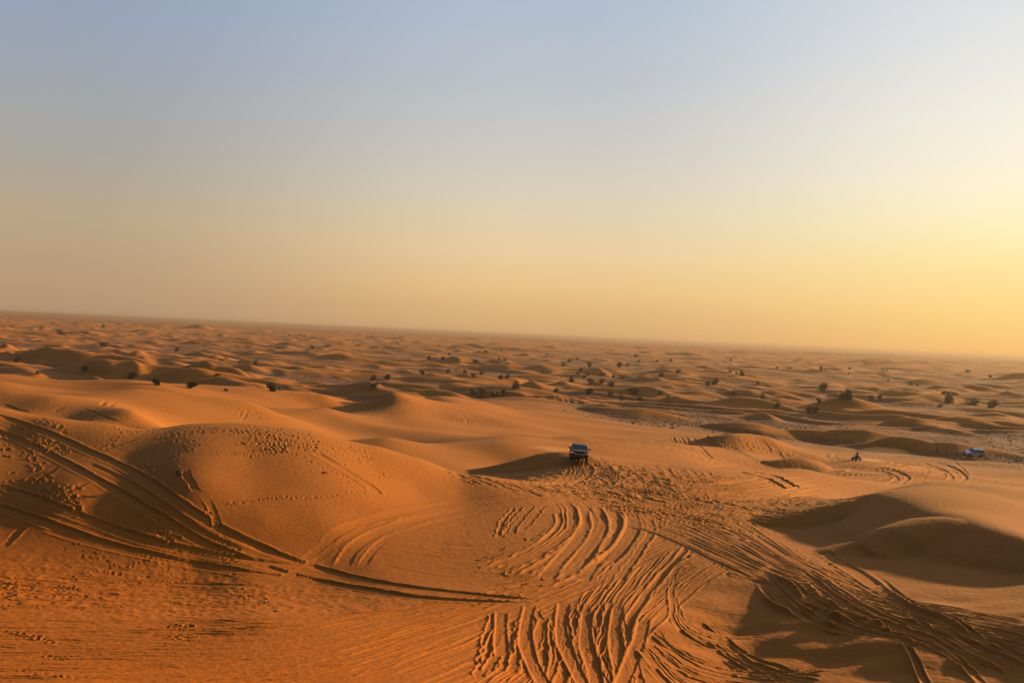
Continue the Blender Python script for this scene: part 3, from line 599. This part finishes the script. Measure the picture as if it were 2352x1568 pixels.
def panel(pts, th=0.02):
    bm = bmesh.new(); a, b, c = [Vector(p) for p in pts[:3]]; nrm = (b-a).cross(c-a).normalized()*th
    v0 = [bm.verts.new(Vector(p)) for p in pts]; v1 = [bm.verts.new(Vector(p)+nrm) for p in pts]
    bm.faces.new(v0[::-1]); bm.faces.new(v1); n_ = len(pts)
    for k in range(n_): bm.faces.new((v0[k], v0[(k+1) % n_], v1[(k+1) % n_], v1[k]))
    return bm
def boxbm(cx, cy, cz, sx, sy, sz, bev=0.0, bm=None):
    new = bm is None; bm = bm or bmesh.new(); g = bmesh.ops.create_cube(bm, size=1.0)['verts']
    for v in g: v.co = Vector((cx+v.co.x*sx, cy+v.co.y*sy, cz+v.co.z*sz))
    if bev:
        es = {e for v in g for e in v.link_edges}; bmesh.ops.bevel(bm, geom=list(es), offset=bev, segments=2, affect='EDGES')
    return bm
def cylbm(p0, p1, r0, r1=None, seg=12, bm=None):
    bm = bm or bmesh.new(); p0 = Vector(p0); p1 = Vector(p1); d = p1-p0; r1 = r0 if r1 is None else r1
    M_ = Matrix.Translation((p0+p1)/2) @ d.to_track_quat('Z', 'Y').to_matrix().to_4x4()
    bmesh.ops.create_cone(bm, cap_ends=True, segments=seg, radius1=r0, radius2=r1, depth=d.length, matrix=M_); return bm
M_tyre = paint('tyre_rubber', (0.02, 0.019, 0.018), 0.9); M_rim = paint('rim_metal', (0.35, 0.35, 0.36), 0.35, 0.8)
M_glass = paint('dark_glass', (0.02, 0.022, 0.024), 0.25, 0, 0.1, 0.05); M_black = paint('black_paint', (0.016, 0.015, 0.014), 0.75, 0, 0.0, 0.1)
M_white = paint('white_paint', (0.80, 0.72, 0.60), 0.4, 0, 0.3, 0.04); M_plastic = paint('black_plastic', (0.025, 0.024, 0.023), 0.7)
M_lamp = paint('lamp_glass', (0.7, 0.7, 0.68), 0.12, 0.3, 0.8, 0.03); M_orange = paint('indicator_glass', (0.75, 0.16, 0.03), 0.2, 0, 0.5, 0.05, (1, .2, .03, 0.5)); M_red = paint('tail_lamp_glass', (0.6, 0.05, 0.02), 0.2, 0, .5, .05)
M_bonnet_sheen = paint('bonnet_sky_sheen', (0.045, 0.04, 0.036), 0.7, 0.0, 0.5, .08)  # black bonnet coloured lighter grey, sky reflection put into the base colour
def wheel(parent, x, y, r, w):
    wl = obj('wheel', cylbm((x, y-w*.42, r), (x, y+w*.42, r), r*.55, seg=20), M_plastic, parent)
    bm = bmesh.new(); n_ = 28
    prof = [(r*.6, -w/2), (r*.9, -w/2), (r, -w*.36), (r, w*.36), (r*.9, w/2), (r*.6, w/2)]
    rings = [[bm.verts.new((x+q[0]*math.cos(2*math.pi*k/n_)*(1+(.012 if k % 2 and q[0] == r else 0)), y+q[1], r+q[0]*math.sin(2*math.pi*k/n_))) for q in prof] for k in range(n_)]
    for k in range(n_):
        a, b = rings[k], rings[(k+1) % n_]
        for j in range(len(prof)): bm.faces.new((a[j], b[j], b[(j+1) % len(prof)], a[(j+1) % len(prof)]))
    obj('tyre', bm, M_tyre, wl); s = 1 if y > 0 else -1; bm = bmesh.new()
    for k in range(5):
        a = 2*math.pi*k/5; cylbm((x, y+s*w*.44, r), (x+math.cos(a)*r*.52, y+s*w*.46, r+math.sin(a)*r*.52), r*.09, r*.07, 6, bm)
    cylbm((x, y+s*w*.42, r), (x, y+s*w*.5, r), r*.17, seg=10, bm=bm); obj('rim', bm, M_rim, wl)
def off_roader(root, L, W, H, body_m, roof_m, lift=0.0, spots=False, clear=0.42, rack=False):
    hw = W/2; r = 0.40; xf, xb = L*.5-0.82, -L*.5+0.95; belt = clear+0.68+lift
    def arch(cx, rr, n_=8): return [(cx+rr*math.cos(a), 0.42+rr*math.sin(a)) for a in np.linspace(math.pi*0.02, math.pi*0.98, n_)]
    prof = [(L*.5, clear+.08), (L*.5+.02, clear+.45), (L*.5-.08, belt-.10), (L*.5-.55, belt-.02), (L*.5-1.28, belt+.04), (-L*.5+.10, belt+.06), (-L*.5, belt-.05), (-L*.5, clear+.1)]
    for cx in (xb, xf):
        prof += [(cx-(0.50), clear)] + [(cx-0.49*math.cos(a), .44+.47*math.sin(a)) for a in np.linspace(.12, math.pi-.12, 9)] + [(cx+0.50, clear)]
    bm = bmesh.new(); poly_prism(bm, prof, -hw, hw); obj('body', bm, body_m, root)
    z0, z1 = belt+.02, H
    nar = lambda z: 1.0 if z <= z0+.01 else 1-0.20*(z-z0)/(z1-z0)
    wf0, wf1 = L*.5-1.32, L*.5-1.92; rb0, rb1 = -L*.5+.12, -L*.5+.32
    cprof = [(wf0, z0), (wf1, z1-.05), (wf1-.25, z1), (rb1+.2, z1), (rb1, z1-.05), (rb0, z0)]
    bm = bmesh.new(); poly_prism(bm, cprof, -hw+.04, hw-.04, nar); obj('cabin', bm, body_m, root)
    yy = lambda z, k=0: (hw-.04)*nar(z)+k
    def lerpx(z): f = (z-z0)/(z1-.05-z0); return wf0+(wf1-wf0)*f, rb0+(rb1-rb0)*f
    za, zb_ = z0+.05, z1-.10
    fa, ra = lerpx(za); fb, rbk = lerpx(zb_); e = .012
    obj('windscreen', panel([(fa+e, -yy(za)+.08, za), (fa+e, yy(za)-.08, za), (fb+e, yy(zb_)-.08, zb_), (fb+e, -yy(zb_)+.08, zb_)], .012), M_glass, root)
    obj('rear_window', panel([(ra-e, yy(za)-.1, za), (ra-e, -yy(za)+.1, za), (rbk-e, -yy(zb_)+.1, zb_), (rbk-e, yy(zb_)-.1, zb_)], .012), M_glass, root)
    xs = [(.0, .30), (.34, .64), (.68, .95)]
    for s in (-1, 1):
        for a, b in xs:
            p = [((fa-.12)+(ra+.1-fa+.12)*a, za), ((fa-.12)+(ra+.1-fa+.12)*b, za), ((fb-.12)+(rbk+.1-fb+.12)*b, zb_), ((fb-.12)+(rbk+.1-fb+.12)*a, zb_)]
            q = [(x, s*(yy(z)+.004), z) for x, z in p]; obj('side_window', panel(q if s > 0 else q[::-1], .012), M_glass, root)
        mr = obj('mirror', boxbm(wf0-.12, s*(hw+.14), z0+.13, .12, .24, .17, .03), M_plastic, root)
        hl = obj('headlight', boxbm(L*.5+.01, s*(hw-.24), clear+.42, .06, .34, .17, .02), M_lamp, root)
        obj('indicator', boxbm(L*.5+.0, s*(hw-.055), clear+.42, .07, .09, .17, .015), M_orange, hl)
        obj('tail_lamp', boxbm(-L*.5-.01, s*(hw-.10), belt-.16, .05, .14, .42, .015), M_red, root)
        obj('running_board', boxbm((xf+xb)/2, s*(hw+.02), clear-.04, xf-xb-1.15, .16, .05, .02), M_plastic, root)
        obj('door_seam', boxbm(wf0-.10, s*(hw+.001), (clear+belt)/2+.02, .015, .01, belt-clear-.16), M_plastic, root)
        obj('door_handle', boxbm(wf0-.95, s*(hw+.02), belt-.12, .16, .03, .03), M_plastic, root)
    gr = bmesh.new()
    for k in range(5): boxbm(L*.5+.03, 0, clear+.34+.045*k, .04, W*.42, .025, bm=gr)
    boxbm(L*.5+.012, 0, clear+.43, .03, W*.44, .25, bm=gr); obj('grille', gr, M_plastic, root)
    bp = obj('front_bumper', boxbm(L*.5+.10, 0, clear+.10, .24, W*.98, .24, .05), M_plastic, root)
    obj('rear_bumper', boxbm(-L*.5-.08, 0, clear+.10, .20, W*.96, .20, .05), M_plastic, root)
    if spots:
        for y in (-.42, -.15, .15, .42): obj('spot_lamp', cylbm((L*.5+.17, y, clear+.31), (L*.5+.26, y, clear+.31), .05, .085, 12), M_lamp, root)
        obj('bonnet', panel([(L*.5-.1, -hw+.12, belt-.08), (L*.5-.1, hw-.12, belt-.08), (wf0+.02, hw-.14, belt+.045), (wf0+.02, -hw+.14, belt+.045)], .025), roof_m, root)
        ax = bmesh.new(); cylbm((xf, -hw+.2, r), (xf, hw-.2, r), .06, bm=ax); boxbm(xf, .1, r, .26, .26, .24, .05, bm=ax); obj('axle', ax, M_plastic, root)
    if rack:
        rk = bmesh.new()
        for s in (-1, 1): cylbm((wf1-.5, s*.55, z1+.07), (rb1+.3, s*.55, z1+.07), .02, bm=rk)
        for k in range(5): cylbm((wf1-.5-k*.42, -.55, z1+.07), (wf1-.5-k*.42, .55, z1+.07), .018, bm=rk); 
        for s in (-1, 1):
            for x in (wf1-.5, rb1+.3): cylbm((x, s*.55, z1-.02), (x, s*.55, z1+.08), .02, bm=rk)
        obj('roof_rack', rk, M_plastic, root)
    for x in (xf, xb):
        for s in (-1, 1): wheel(root, x, s*(hw-.13), r, .27)
car = thing('off_road_car', 'dark off road car with spot lamps driving down over the sunlit dune crest', 'car'); COL.objects.link(car)
off_roader(car, 4.5, 1.92, 1.74, M_black, M_bonnet_sheen, spots=True, clear=.50)
stand(car, 1328, 1056, R_(-92), tilt=True, span=1.3, sink=0.02, damp=.12)
car.rotation_euler.rotate_axis('X', R_(-4.5)); car.rotation_euler.rotate_axis('Y', R_(-3.5))
wcar = thing('off_road_car', 'white long off road car parked side on beside the wooden gate posts', 'car'); COL.objects.link(wcar)
off_roader(wcar, 4.7, 1.85, 1.86, M_white, M_white, clear=.40, rack=True)
stand(wcar, 2236, 1046, R_(186), tilt=True, sink=0.04)

# quad bike and rider
quad = thing('quad_bike', 'small dark quad bike throwing up sand at the lip of a hollow', 'quad bike'); COL.objects.link(quad)
M_quad = paint('quad_plastic', (0.10, 0.10, 0.12), 0.35, 0, .4); M_pale = paint('pale_plastic', (0.6, 0.55, 0.5), 0.4)
bm = bmesh.new(); poly_prism(bm, [(.75, .45), (.8, .62), (.45, .80), (.1, .66), (-.55, .72), (-.8, .66), (-.75, .5), (-.2, .32), (.3, .32)], -.17, .17, bevel=.03); obj('body', bm, M_quad, quad)
for x in (.55, -.55):
    for s in (-1, 1):
        obj('mudguard', panel([(x-.36, s*.2, .62), (x+.36, s*.2, .62), (x+.30, s*.56, .66), (x-.30, s*.56, .66)] if s > 0 else [(x+.36, s*.2, .62), (x-.36, s*.2, .62), (x-.30, s*.56, .66), (x+.30, s*.56, .66)], .03), M_quad, quad)
        wheel(quad, x, s*.46, .28, .22)
obj('seat', boxbm(-.25, 0, .77, .8, .28, .12, .04), M_plastic, quad)
hb = bmesh.new(); cylbm((.45, 0, .7), (.28, 0, 1.02), .02, bm=hb); cylbm((.25, -.36, 1.05), (.25, .36, 1.05), .018, bm=hb); obj('handlebar', hb, M_plastic, quad)
obj('headlight', boxbm(.72, 0, .74, .08, .22, .12, .02), M_pale, quad); obj('carrier', boxbm(-.7, 0, .84, .34, .5, .03, .01), M_rim, quad)
stand(quad, 1967, 1057, R_(205), tilt=True, span=.7)
def rider(root):
    me_ = bpy.data.meshes.new('person'); J = [(-.25, 0, .92, .17), (-.22, 0, 1.12, .15), (-.14, 0, 1.32, .17), (-.10, 0, 1.46, .07), (-.06, 0, 1.58, .10), (-.05, 0, 1.66, .095)]; E = [(0, 1), (1, 2), (2, 3), (3, 4), (4, 5)]
    for s in (-1, 1):
        b = len(J); J += [(-.14, s*.19, 1.36, .065), (.02, s*.28, 1.14, .05), (.20, s*.33, 1.08, .036), (.27, s*.33, 1.07, .035)]; E += [(2, b), (b, b+1), (b+1, b+2), (b+2, b+3)]
        b = len(J); J += [(-.22, s*.11, .90, .10), (.15, s*.25, .86, .085), (.12, s*.29, .48, .055), (.24, s*.30, .42, .045)]; E += [(0, b), (b, b+1), (b+1, b+2), (b+2, b+3)]
    me_.from_pydata([j[:3] for j in J], E, []); o = bpy.data.objects.new('person', me_); COL.objects.link(o)
    sk = o.modifiers.new('skin', 'SKIN'); o.modifiers.new('sub', 'SUBSURF').levels = 1; o.modifiers['sub'].render_levels = 1
    for k, v in enumerate(me_.skin_vertices[0].data): v.radius = (J[k][3], J[k][3]*(.8 if k < 3 else 1))
    me_.skin_vertices[0].data[0].use_root = True
    dg = bpy.context.evaluated_depsgraph_get(); new = bpy.data.meshes.new_from_object(o.evaluated_get(dg)); bpy.data.objects.remove(o)
    for p in new.polygons: p.use_smooth = True
    return new
M_cloth = paint('dark_clothes', (0.05, 0.02, 0.022), .9); M_redc = paint('dark_red_jacket', (0.16, 0.02, 0.02), .85); M_skin = paint('skin', (.35, .2, .13), .6)
man = obj('person', rider(None), M_cloth); tag(man, 'person in dark clothes and dark red jacket riding the small quad bike', 'person')
jk = bmesh.new()
secs = [(-.24, .92, .20, .17), (-.21, 1.10, .19, .16), (-.15, 1.30, .235, .17), (-.11, 1.43, .13, .11)]; rg = [[jk.verts.new((x+b*math.sin(a), w_*math.cos(a), z)) for a in np.linspace(0, 2*math.pi, 15)[:-1]] for x, z, w_, b in secs]
for a, b in zip(rg[:-1], rg[1:]):
    for k in range(14): jk.faces.new((a[k], a[(k+1) % 14], b[(k+1) % 14], b[k]))
jk.faces.new(rg[0][::-1]); jk.faces.new(rg[-1]); obj('jacket', jk, M_redc, man, True)
hm = bmesh.new(); bmesh.ops.create_uvsphere(hm, u_segments=16, v_segments=10, radius=.135, matrix=Matrix.Translation((-.045, 0, 1.66))); obj('helmet', hm, M_plastic, man, True)
obj('face', boxbm(.065, 0, 1.635, .05, .13, .09, .02), M_skin, man)
man.location = quad.location; man.rotation_euler = quad.rotation_euler

# gate and fence
M_wood = paint('weathered_wood', (0.07, 0.045, 0.03), .9, var=.3)
def at(px, py): p = hit(px, py, Z); return Vector((p[0], p[1], ground_z(*p)))
gate = thing('gate', 'dark wooden gate posts with a thin crossbar left of the white car', 'gate'); COL.objects.link(gate)
g = [at(2152, 1038), at(2174, 1041), at(2197, 1044)]; gate.location = g[0]
def post(parent, p, h, r, nm='post'):
    b = p-parent.location; bm = bmesh.new(); cylbm(b-Vector((0, 0, .4)), b+Vector((random.uniform(-.03, .03), 0, h)), r*1.05, r*.92, 9, bm); return obj(nm, bm, M_wood, parent)
for p, h, r in zip(g, (1.75, 1.6, 1.8), (.15, .13, .12)): post(gate, p, h, r)
for a, b, h in ((g[1], g[2], 1.5), (g[0], g[1], .8)):
    bm = bmesh.new(); cylbm(a-gate.location+Vector((0, 0, h)), b-gate.location+Vector((0, 0, h)), .032, bm=bm); obj('rail', bm, M_wood, gate)
M_wire = paint('rusty_wire', (.10, .06, .04), .7, .5)
def fence(label, pts):
    L_ = [at(*p) for p in smooth_line(pts, 4)]; f = thing('wire_fence', label, 'fence'); COL.objects.link(f); f.location = L_[0]; acc = 0; last = None; tops = []
    for a, b in zip(L_[:-1], L_[1:]):
        n_ = max(1, int((b-a).length/6))
        for k in range(n_): q_ = a.lerp(b, k/n_); q_.z = ground_z(q_.x, q_.y); tops.append(q_)
    for p in tops[:95]: post(f, p, 1.15, .05)
    for h in (.35, .7, 1.05):
        bm = bmesh.new()
        for a, b in zip(tops[:94], tops[1:95]): cylbm(a-f.location+Vector((0, 0, h)), b-f.location+Vector((0, 0, h)), .015, seg=5, bm=bm)
        obj('wire', bm, M_wire, f)
fence('low wire fence on thin posts running along the sandy track left of the gate', [(1560, 966), (1640, 986), (1740, 998), (1830, 1008), (1900, 1013), (1980, 1018), (2060, 1026), (2148, 1038)])
fence('low wire fence on thin posts behind the white car at the right edge', [(2200, 1042), (2262, 1048), (2310, 1056), (2360, 1064)])

# small things on the sand
def scrap(name, label, cat, px, py, sx, sy, sz, mat, seed):
    r_ = random.Random(seed); bm = bmesh.new(); bmesh.ops.create_icosphere(bm, subdivisions=3, radius=1)
    for v in bm.verts:
        c = v.co; k = 1+.35*math.sin(c.x*5+seed)*math.cos(c.y*4-seed)+r_.uniform(-.14, .14); v.co = Vector((c.x*sx*k, c.y*sy*k, max(-.05, c.z)*sz*k*(1.6 if abs(c.x) < .3 else 1)))
    o = obj(name, bm, mat); p = at(px, py); o.location = p+Vector((0, 0, sz*.1)); tag(o, label, cat); return o
M_bag = paint('plastic_film', (.78, .70, .56), .4, var=.05)
scrap('plastic_bag', 'crumpled white plastic bag lying on the churned sand right of centre', 'litter', 1653, 1169, .19, .13, .2, M_bag, 3)
scrap('paper_scrap', 'tiny white scrap on the smooth sand below the long wheel ruts', 'litter', 1004, 1407, .045, .04, .04, M_bag, 5)
scrap('paper_scrap', 'tiny white scrap on the rippled sand at the far left', 'litter', 80, 1352, .06, .035, .04, M_bag, 6)
scrap('paper_scrap', 'tiny white scrap on the shaded slope at the lower right', 'litter', 2296, 1509, .06, .035, .04, M_bag, 7)
bm = bmesh.new(); cylbm((-.26, 0, .04), (.27, .02, .05), .045, .035, 8, bm); cylbm((.05, 0, .05), (.16, .09, .08), .015, .008, 6, bm); st_ = obj('stick', bm, M_wood); p = at(745, 1086); st_.location = p; st_.rotation_euler = (0, 0, R_(-38)); tag(st_, 'short dark stick lying on the smooth top of the big left dune', 'stick')

# shrubs
M_leaf = paint('shrub_leaves', (0.050, 0.052, 0.022), .8, var=.5); M_leaf2 = paint('dry_twigs', (0.10, 0.065, 0.035), .9, var=.4); M_stem = paint('bark', (0.08, 0.05, 0.03), .9, var=.3)
def crown(seed, w, h, n_leaf, leaf, tree=False):
    r_ = random.Random(seed); cl = []
    for _ in range(r_.randint(6, 9)):
        a = r_.uniform(0, 6.28); q_ = r_.uniform(0, .34)*w; z = r_.uniform(.16, .72)*h
        if tree: z = r_.uniform(.55, .9)*h
        cl.append((q_*math.cos(a), q_*math.sin(a), z, r_.uniform(.2, .3)*w, r_.uniform(.2, .32)*h))
    v, f = [], []
    for _ in range(n_leaf):
        c = r_.choice(cl); d = Vector((r_.gauss(0, 1), r_.gauss(0, 1), r_.gauss(0, 1))).normalized()*r_.uniform(.45, 1.12)
        p = Vector((c[0]+d.x*c[3], c[1]+d.y*c[3], max(.03, c[2]+d.z*c[4]*1.3))); a = Vector((r_.gauss(0, 1), r_.gauss(0, 1), r_.gauss(.5, 1))).normalized()*leaf*r_.uniform(.5, 1.3); b = a.orthogonal().normalized()*leaf*r_.uniform(.3, .6)
        k = len(v); v += [p-a, p+b, p+a, p-b]; f.append((k, k+1, k+2, k+3))
    m_ = bpy.data.meshes.new('foliage'); m_.from_pydata(v, [], f); m_.materials.append(M_leaf)
    bm = bmesh.new()
    for c in cl:
        s0 = (0, 0, -.1) if tree else (c[0]*.15, c[1]*.15, -.1); md = (c[0]*.3, c[1]*.3, c[2]*.55)
        cylbm(s0, md, .05*w/2, .03*w/2, 6, bm); cylbm(md, c[:3], .03*w/2, .01*w/2, 5, bm)
    s_ = bpy.data.meshes.new('stem'); bm.to_mesh(s_); bm.free(); s_.materials.append(M_stem); return m_, s_
KIND = {'round': [crown(s, 1.05, .72, 620, .07) for s in (1, 2, 3)], 'low': [crown(s, 1, .42, 380, .07) for s in (4, 5)], 'tall': [crown(s, 1, .95, 620, .075) for s in (6, 7)], 'tree': [crown(8, 1, 1.2, 420, .075, True)]}
ZA = lambda x, y: (746+x*.342, 689+y*.342); ZBB = lambda x, y: (x*.342, 689+y*.342); ZC = lambda x, y: (1493+x*.3652, 746+y*.3652)
BA = [(322,540,50),(425,540,48),(330,587,70,'low'),(655,500,38),(702,403,32),(793,398,26),(835,372,22),(853,390,18),(825,490,38),(938,490,34),(997,515,34),(1050,500,36),(1038,348,14),(1080,353,20),(1208,410,26),(1172,398,22,'low'),(1008,420,44,'low'),(1183,535,38),(1224,525,36),(1278,595,54,'tall'),(998,630,48),(1057,627,52),(1145,642,50,'low'),(1198,633,46),(490,300,22),(1550,622,42),(1775,632,50),(1658,550,36,'tall'),(1640,417,36),(1600,445,42),(1699,405,22),(1772,452,40),(1718,480,34),(1702,500,30,'low'),(1770,505,34),(1744,525,30),(1785,560,46),(1862,557,38),(1925,590,54),(1916,640,38),(1980,458,52),(2040,440,40,'low'),(2105,420,20),(1998,530,36),(1935,525,26),(1868,508,40,'low'),(2065,628,76,'low'),(2258,515,34),(1998,672,46),(2116,670,36),(2265,640,70,'low'),(2308,684,36,'tree'),(2325,412,24),(2090,385,30),(1495,370,14),(1185,342,20),(2232,415,18)]
BB = [(123,418,46),(405,232,44),(430,235,40,'low'),(690,185,30),(570,485,55),(885,528,55),(1048,570,55),(1185,345,36),(1715,430,32,'tall'),(1825,612,66),(1882,610,28),(1515,612,36,'low'),(1275,592,80,'low'),(1465,512,38,'low'),(695,312,60,'low'),(2098,330,28),(1262,455,22),(1930,585,14),(250,498,34,'low'),(2050,245,16),(1940,240,16)]
BC = [(68,325,34),(177,303,32),(502,300,24),(543,312,22),(580,320,34,'tall'),(360,380,32),(415,375,48),(675,378,28),(492,430,32,'low'),(530,440,30),(712,462,38,'tall'),(800,518,36),(1005,550,44),(1045,550,44),(1095,422,66),(1245,467,62,'tall'),(1205,467,56),(1062,487,34),(1390,470,36),(1447,472,40),(1075,288,34),(1105,283,16),(1258,280,20),(1463,283,14),(1487,285,14),(1640,378,28),(1680,382,18),(1850,440,32),(1885,488,66,'tall'),(1922,442,40,'low'),(2035,503,78,'low'),(1822,520,34),(2155,523,62),(132,230,20),(510,228,22),(1250,312,14),(1995,298,32,'low'),(2135,335,26),(880,278,18),(800,275,24,'low'),(365,708,18),(1500,355,16)]
shr = []
for lst, cv_, area in ((BB, ZBB, 'left of centre'), (BA, ZA, 'mid plain'), (BC, ZC, 'right of centre')):
    for e in lst:
        px, py = cv_(e[0], e[1]); w = e[2]*(.342 if cv_ is not ZC else .3652); p = hit(px, py, Z)
        if p is None or p[1] < 150: continue
        shr.append([px, py, w*p[1]/FOC*1.18, w, e[3] if len(e) > 3 else 'round', area, p])
ORD = ['leftmost', 'second from the left', 'third from the left', 'fourth from the left', 'fifth from the left', 'sixth from the left', 'seventh from the left', 'eighth from the left', 'ninth from the left', 'tenth from the left', 'eleventh from the left', 'twelfth from the left', 'thirteenth from the left', 'fourteenth from the left', 'fifteenth from the left', 'sixteenth from the left', 'seventeenth from the left', 'eighteenth from the left', 'nineteenth from the left', 'twentieth from the left']
def band(s): 
    t = (s[1]-yh(s[0]))
    return 'nearest' if t > 112 else 'middle' if t > 84 else 'farthest'
big = [s for s in shr if s[3] >= 7.2]; small = [s for s in shr if s[3] < 7.2]
from collections import defaultdict
rows = defaultdict(list)
for s in big: rows[(s[5], band(s))].append(s)
def put_shrub(s, label, group):
    ms = KIND[s[4]]; fm, sm = ms[int(s[0]*7) % len(ms)]; root = thing('shrub' if s[4] != 'tree' else 'small_tree', label, 'shrub' if s[4] != 'tree' else 'tree', group); COL.objects.link(root)
    root.location = (s[6][0], s[6][1], ground_z(*s[6])); root.rotation_euler = (0, 0, random.uniform(0, 6.28)); root.scale = (s[2],)*3
    obj('foliage', fm, None, root); obj('stem', sm, None, root)
for (area, b_), L_ in rows.items():
    L_.sort(key=lambda s: s[0])
    for k, s in enumerate(L_):
        look = {'round': 'round', 'low': 'low spreading', 'tall': 'tall', 'tree': 'tree-like'}[s[4]]
        put_shrub(s, '%s dark %s, %s in %s row %s' % (look, 'shrub' if s[4] != 'tree' else 'shrub on bare stem', ORD[min(k, 19)], b_, area), 'dark shrubs scattered over the plain')
for s in small:
    o = obj('shrub', KIND[s[4]][0][0]); tag(o, 'tiny dark shrub, a mere speck far out on the hazy plain', 'shrub', 'tiny far shrubs'); o.location = (s[6][0], s[6][1], ground_z(*s[6])); o.scale = (s[2],)*3; o.rotation_euler = (0, 0, random.uniform(0, 6))
# a dark dry tuft on the near dune
tf = thing('dry_tuft', 'small dark tuft of dry scrub on the shaded face of the left dune', 'scrub'); COL.objects.link(tf); fm, sm = KIND['low'][0]; obj('foliage', fm, None, tf); obj('stem', sm, None, tf); tf.location = at(410, 1092); tf.scale = (.62, .62, .8)
# low scrub, too much of it to count
v, f = [], []
for _ in range(26000):
    yy = math.exp(random.uniform(math.log(240), math.log(1000))); xx = yy*math.tan(R_(random.uniform(-27, 27)))
    if perlin(np.array([xx/40]), np.array([yy/40]), 61)[0] < -.05+random.uniform(-.3, .3): continue
    if float(sample(fl, np.array([xx]), np.array([yy]))[0]) < random.uniform(.3, 1.0): continue
    z = ground_z(xx, yy); w = random.uniform(.2, .6); h = w*random.uniform(.35, .7)
    for k in range(7):
        a = random.uniform(0, 6.28); q_ = random.uniform(0, .5)*w; p = Vector((xx+q_*math.cos(a), yy+q_*math.sin(a), z+random.uniform(0, .6)*h)); d = Vector((random.gauss(0, .3), random.gauss(0, .3), .6)).normalized()*h*.7; b = Vector((math.cos(a), -math.sin(a), .1))*w*.22
        n0 = len(v); v += [p-d*.3-b, p-d*.3+b, p+d+b*.4, p+d-b*.4]; f.append((n0, n0+1, n0+2, n0+3))
m_ = bpy.data.meshes.new('low_scrub'); m_.from_pydata(v, [], f); m_.materials.append(M_leaf2); sc_ = bpy.data.objects.new('low_scrub', m_); COL.objects.link(sc_); sc_['kind'] = 'stuff'; sc_['label'] = 'low dry scrub scattered over the flats between the dunes'
log('scrub', len(f))

# sand thrown up behind the quad bike
def dust(label, px, py, sx, sy, sz, dens, up):
    bm = bmesh.new(); bmesh.ops.create_icosphere(bm, subdivisions=4, radius=1)
    for v_ in bm.verts:
        c = v_.co; k = 1+.25*float(perlin(np.array([c.x*1.7+px]), np.array([c.y*1.7+c.z*1.3]), 77)[0]); v_.co = Vector((c.x*sx*k, c.y*sy*k, c.z*sz*k))
    m = bpy.data.materials.new('thrown_sand'); m.use_nodes = True; N = m.node_tree.nodes; N.clear(); o_ = N.new('ShaderNodeOutputMaterial'); vv = N.new('ShaderNodeVolumePrincipled'); vv.inputs['Color'].default_value = (.9, .62, .36, 1); vv.inputs['Density'].default_value = dens; vv.inputs['Anisotropy'].default_value = .3
    m.node_tree.links.new(vv.outputs[0], o_.inputs['Volume']); o = obj('dust_cloud', bm, m, None, True); p = at(px, py); o.location = p+Vector((0, 0, up)); o['kind'] = 'stuff'; o['label'] = label
dust('low plume of sand thrown up behind the quad bike', 1996, 1060, 2.8, 1.2, .45, .08, .3)
dust('thin dust hanging in the air behind the quad bike', 2030, 1048, 6, 3.0, 1.1, .018, 1.0)
dust('thin veil of sand blowing off the crest left of the dark car', 1265, 1036, 3.2, 1.6, .4, .07, .25)
log('end')
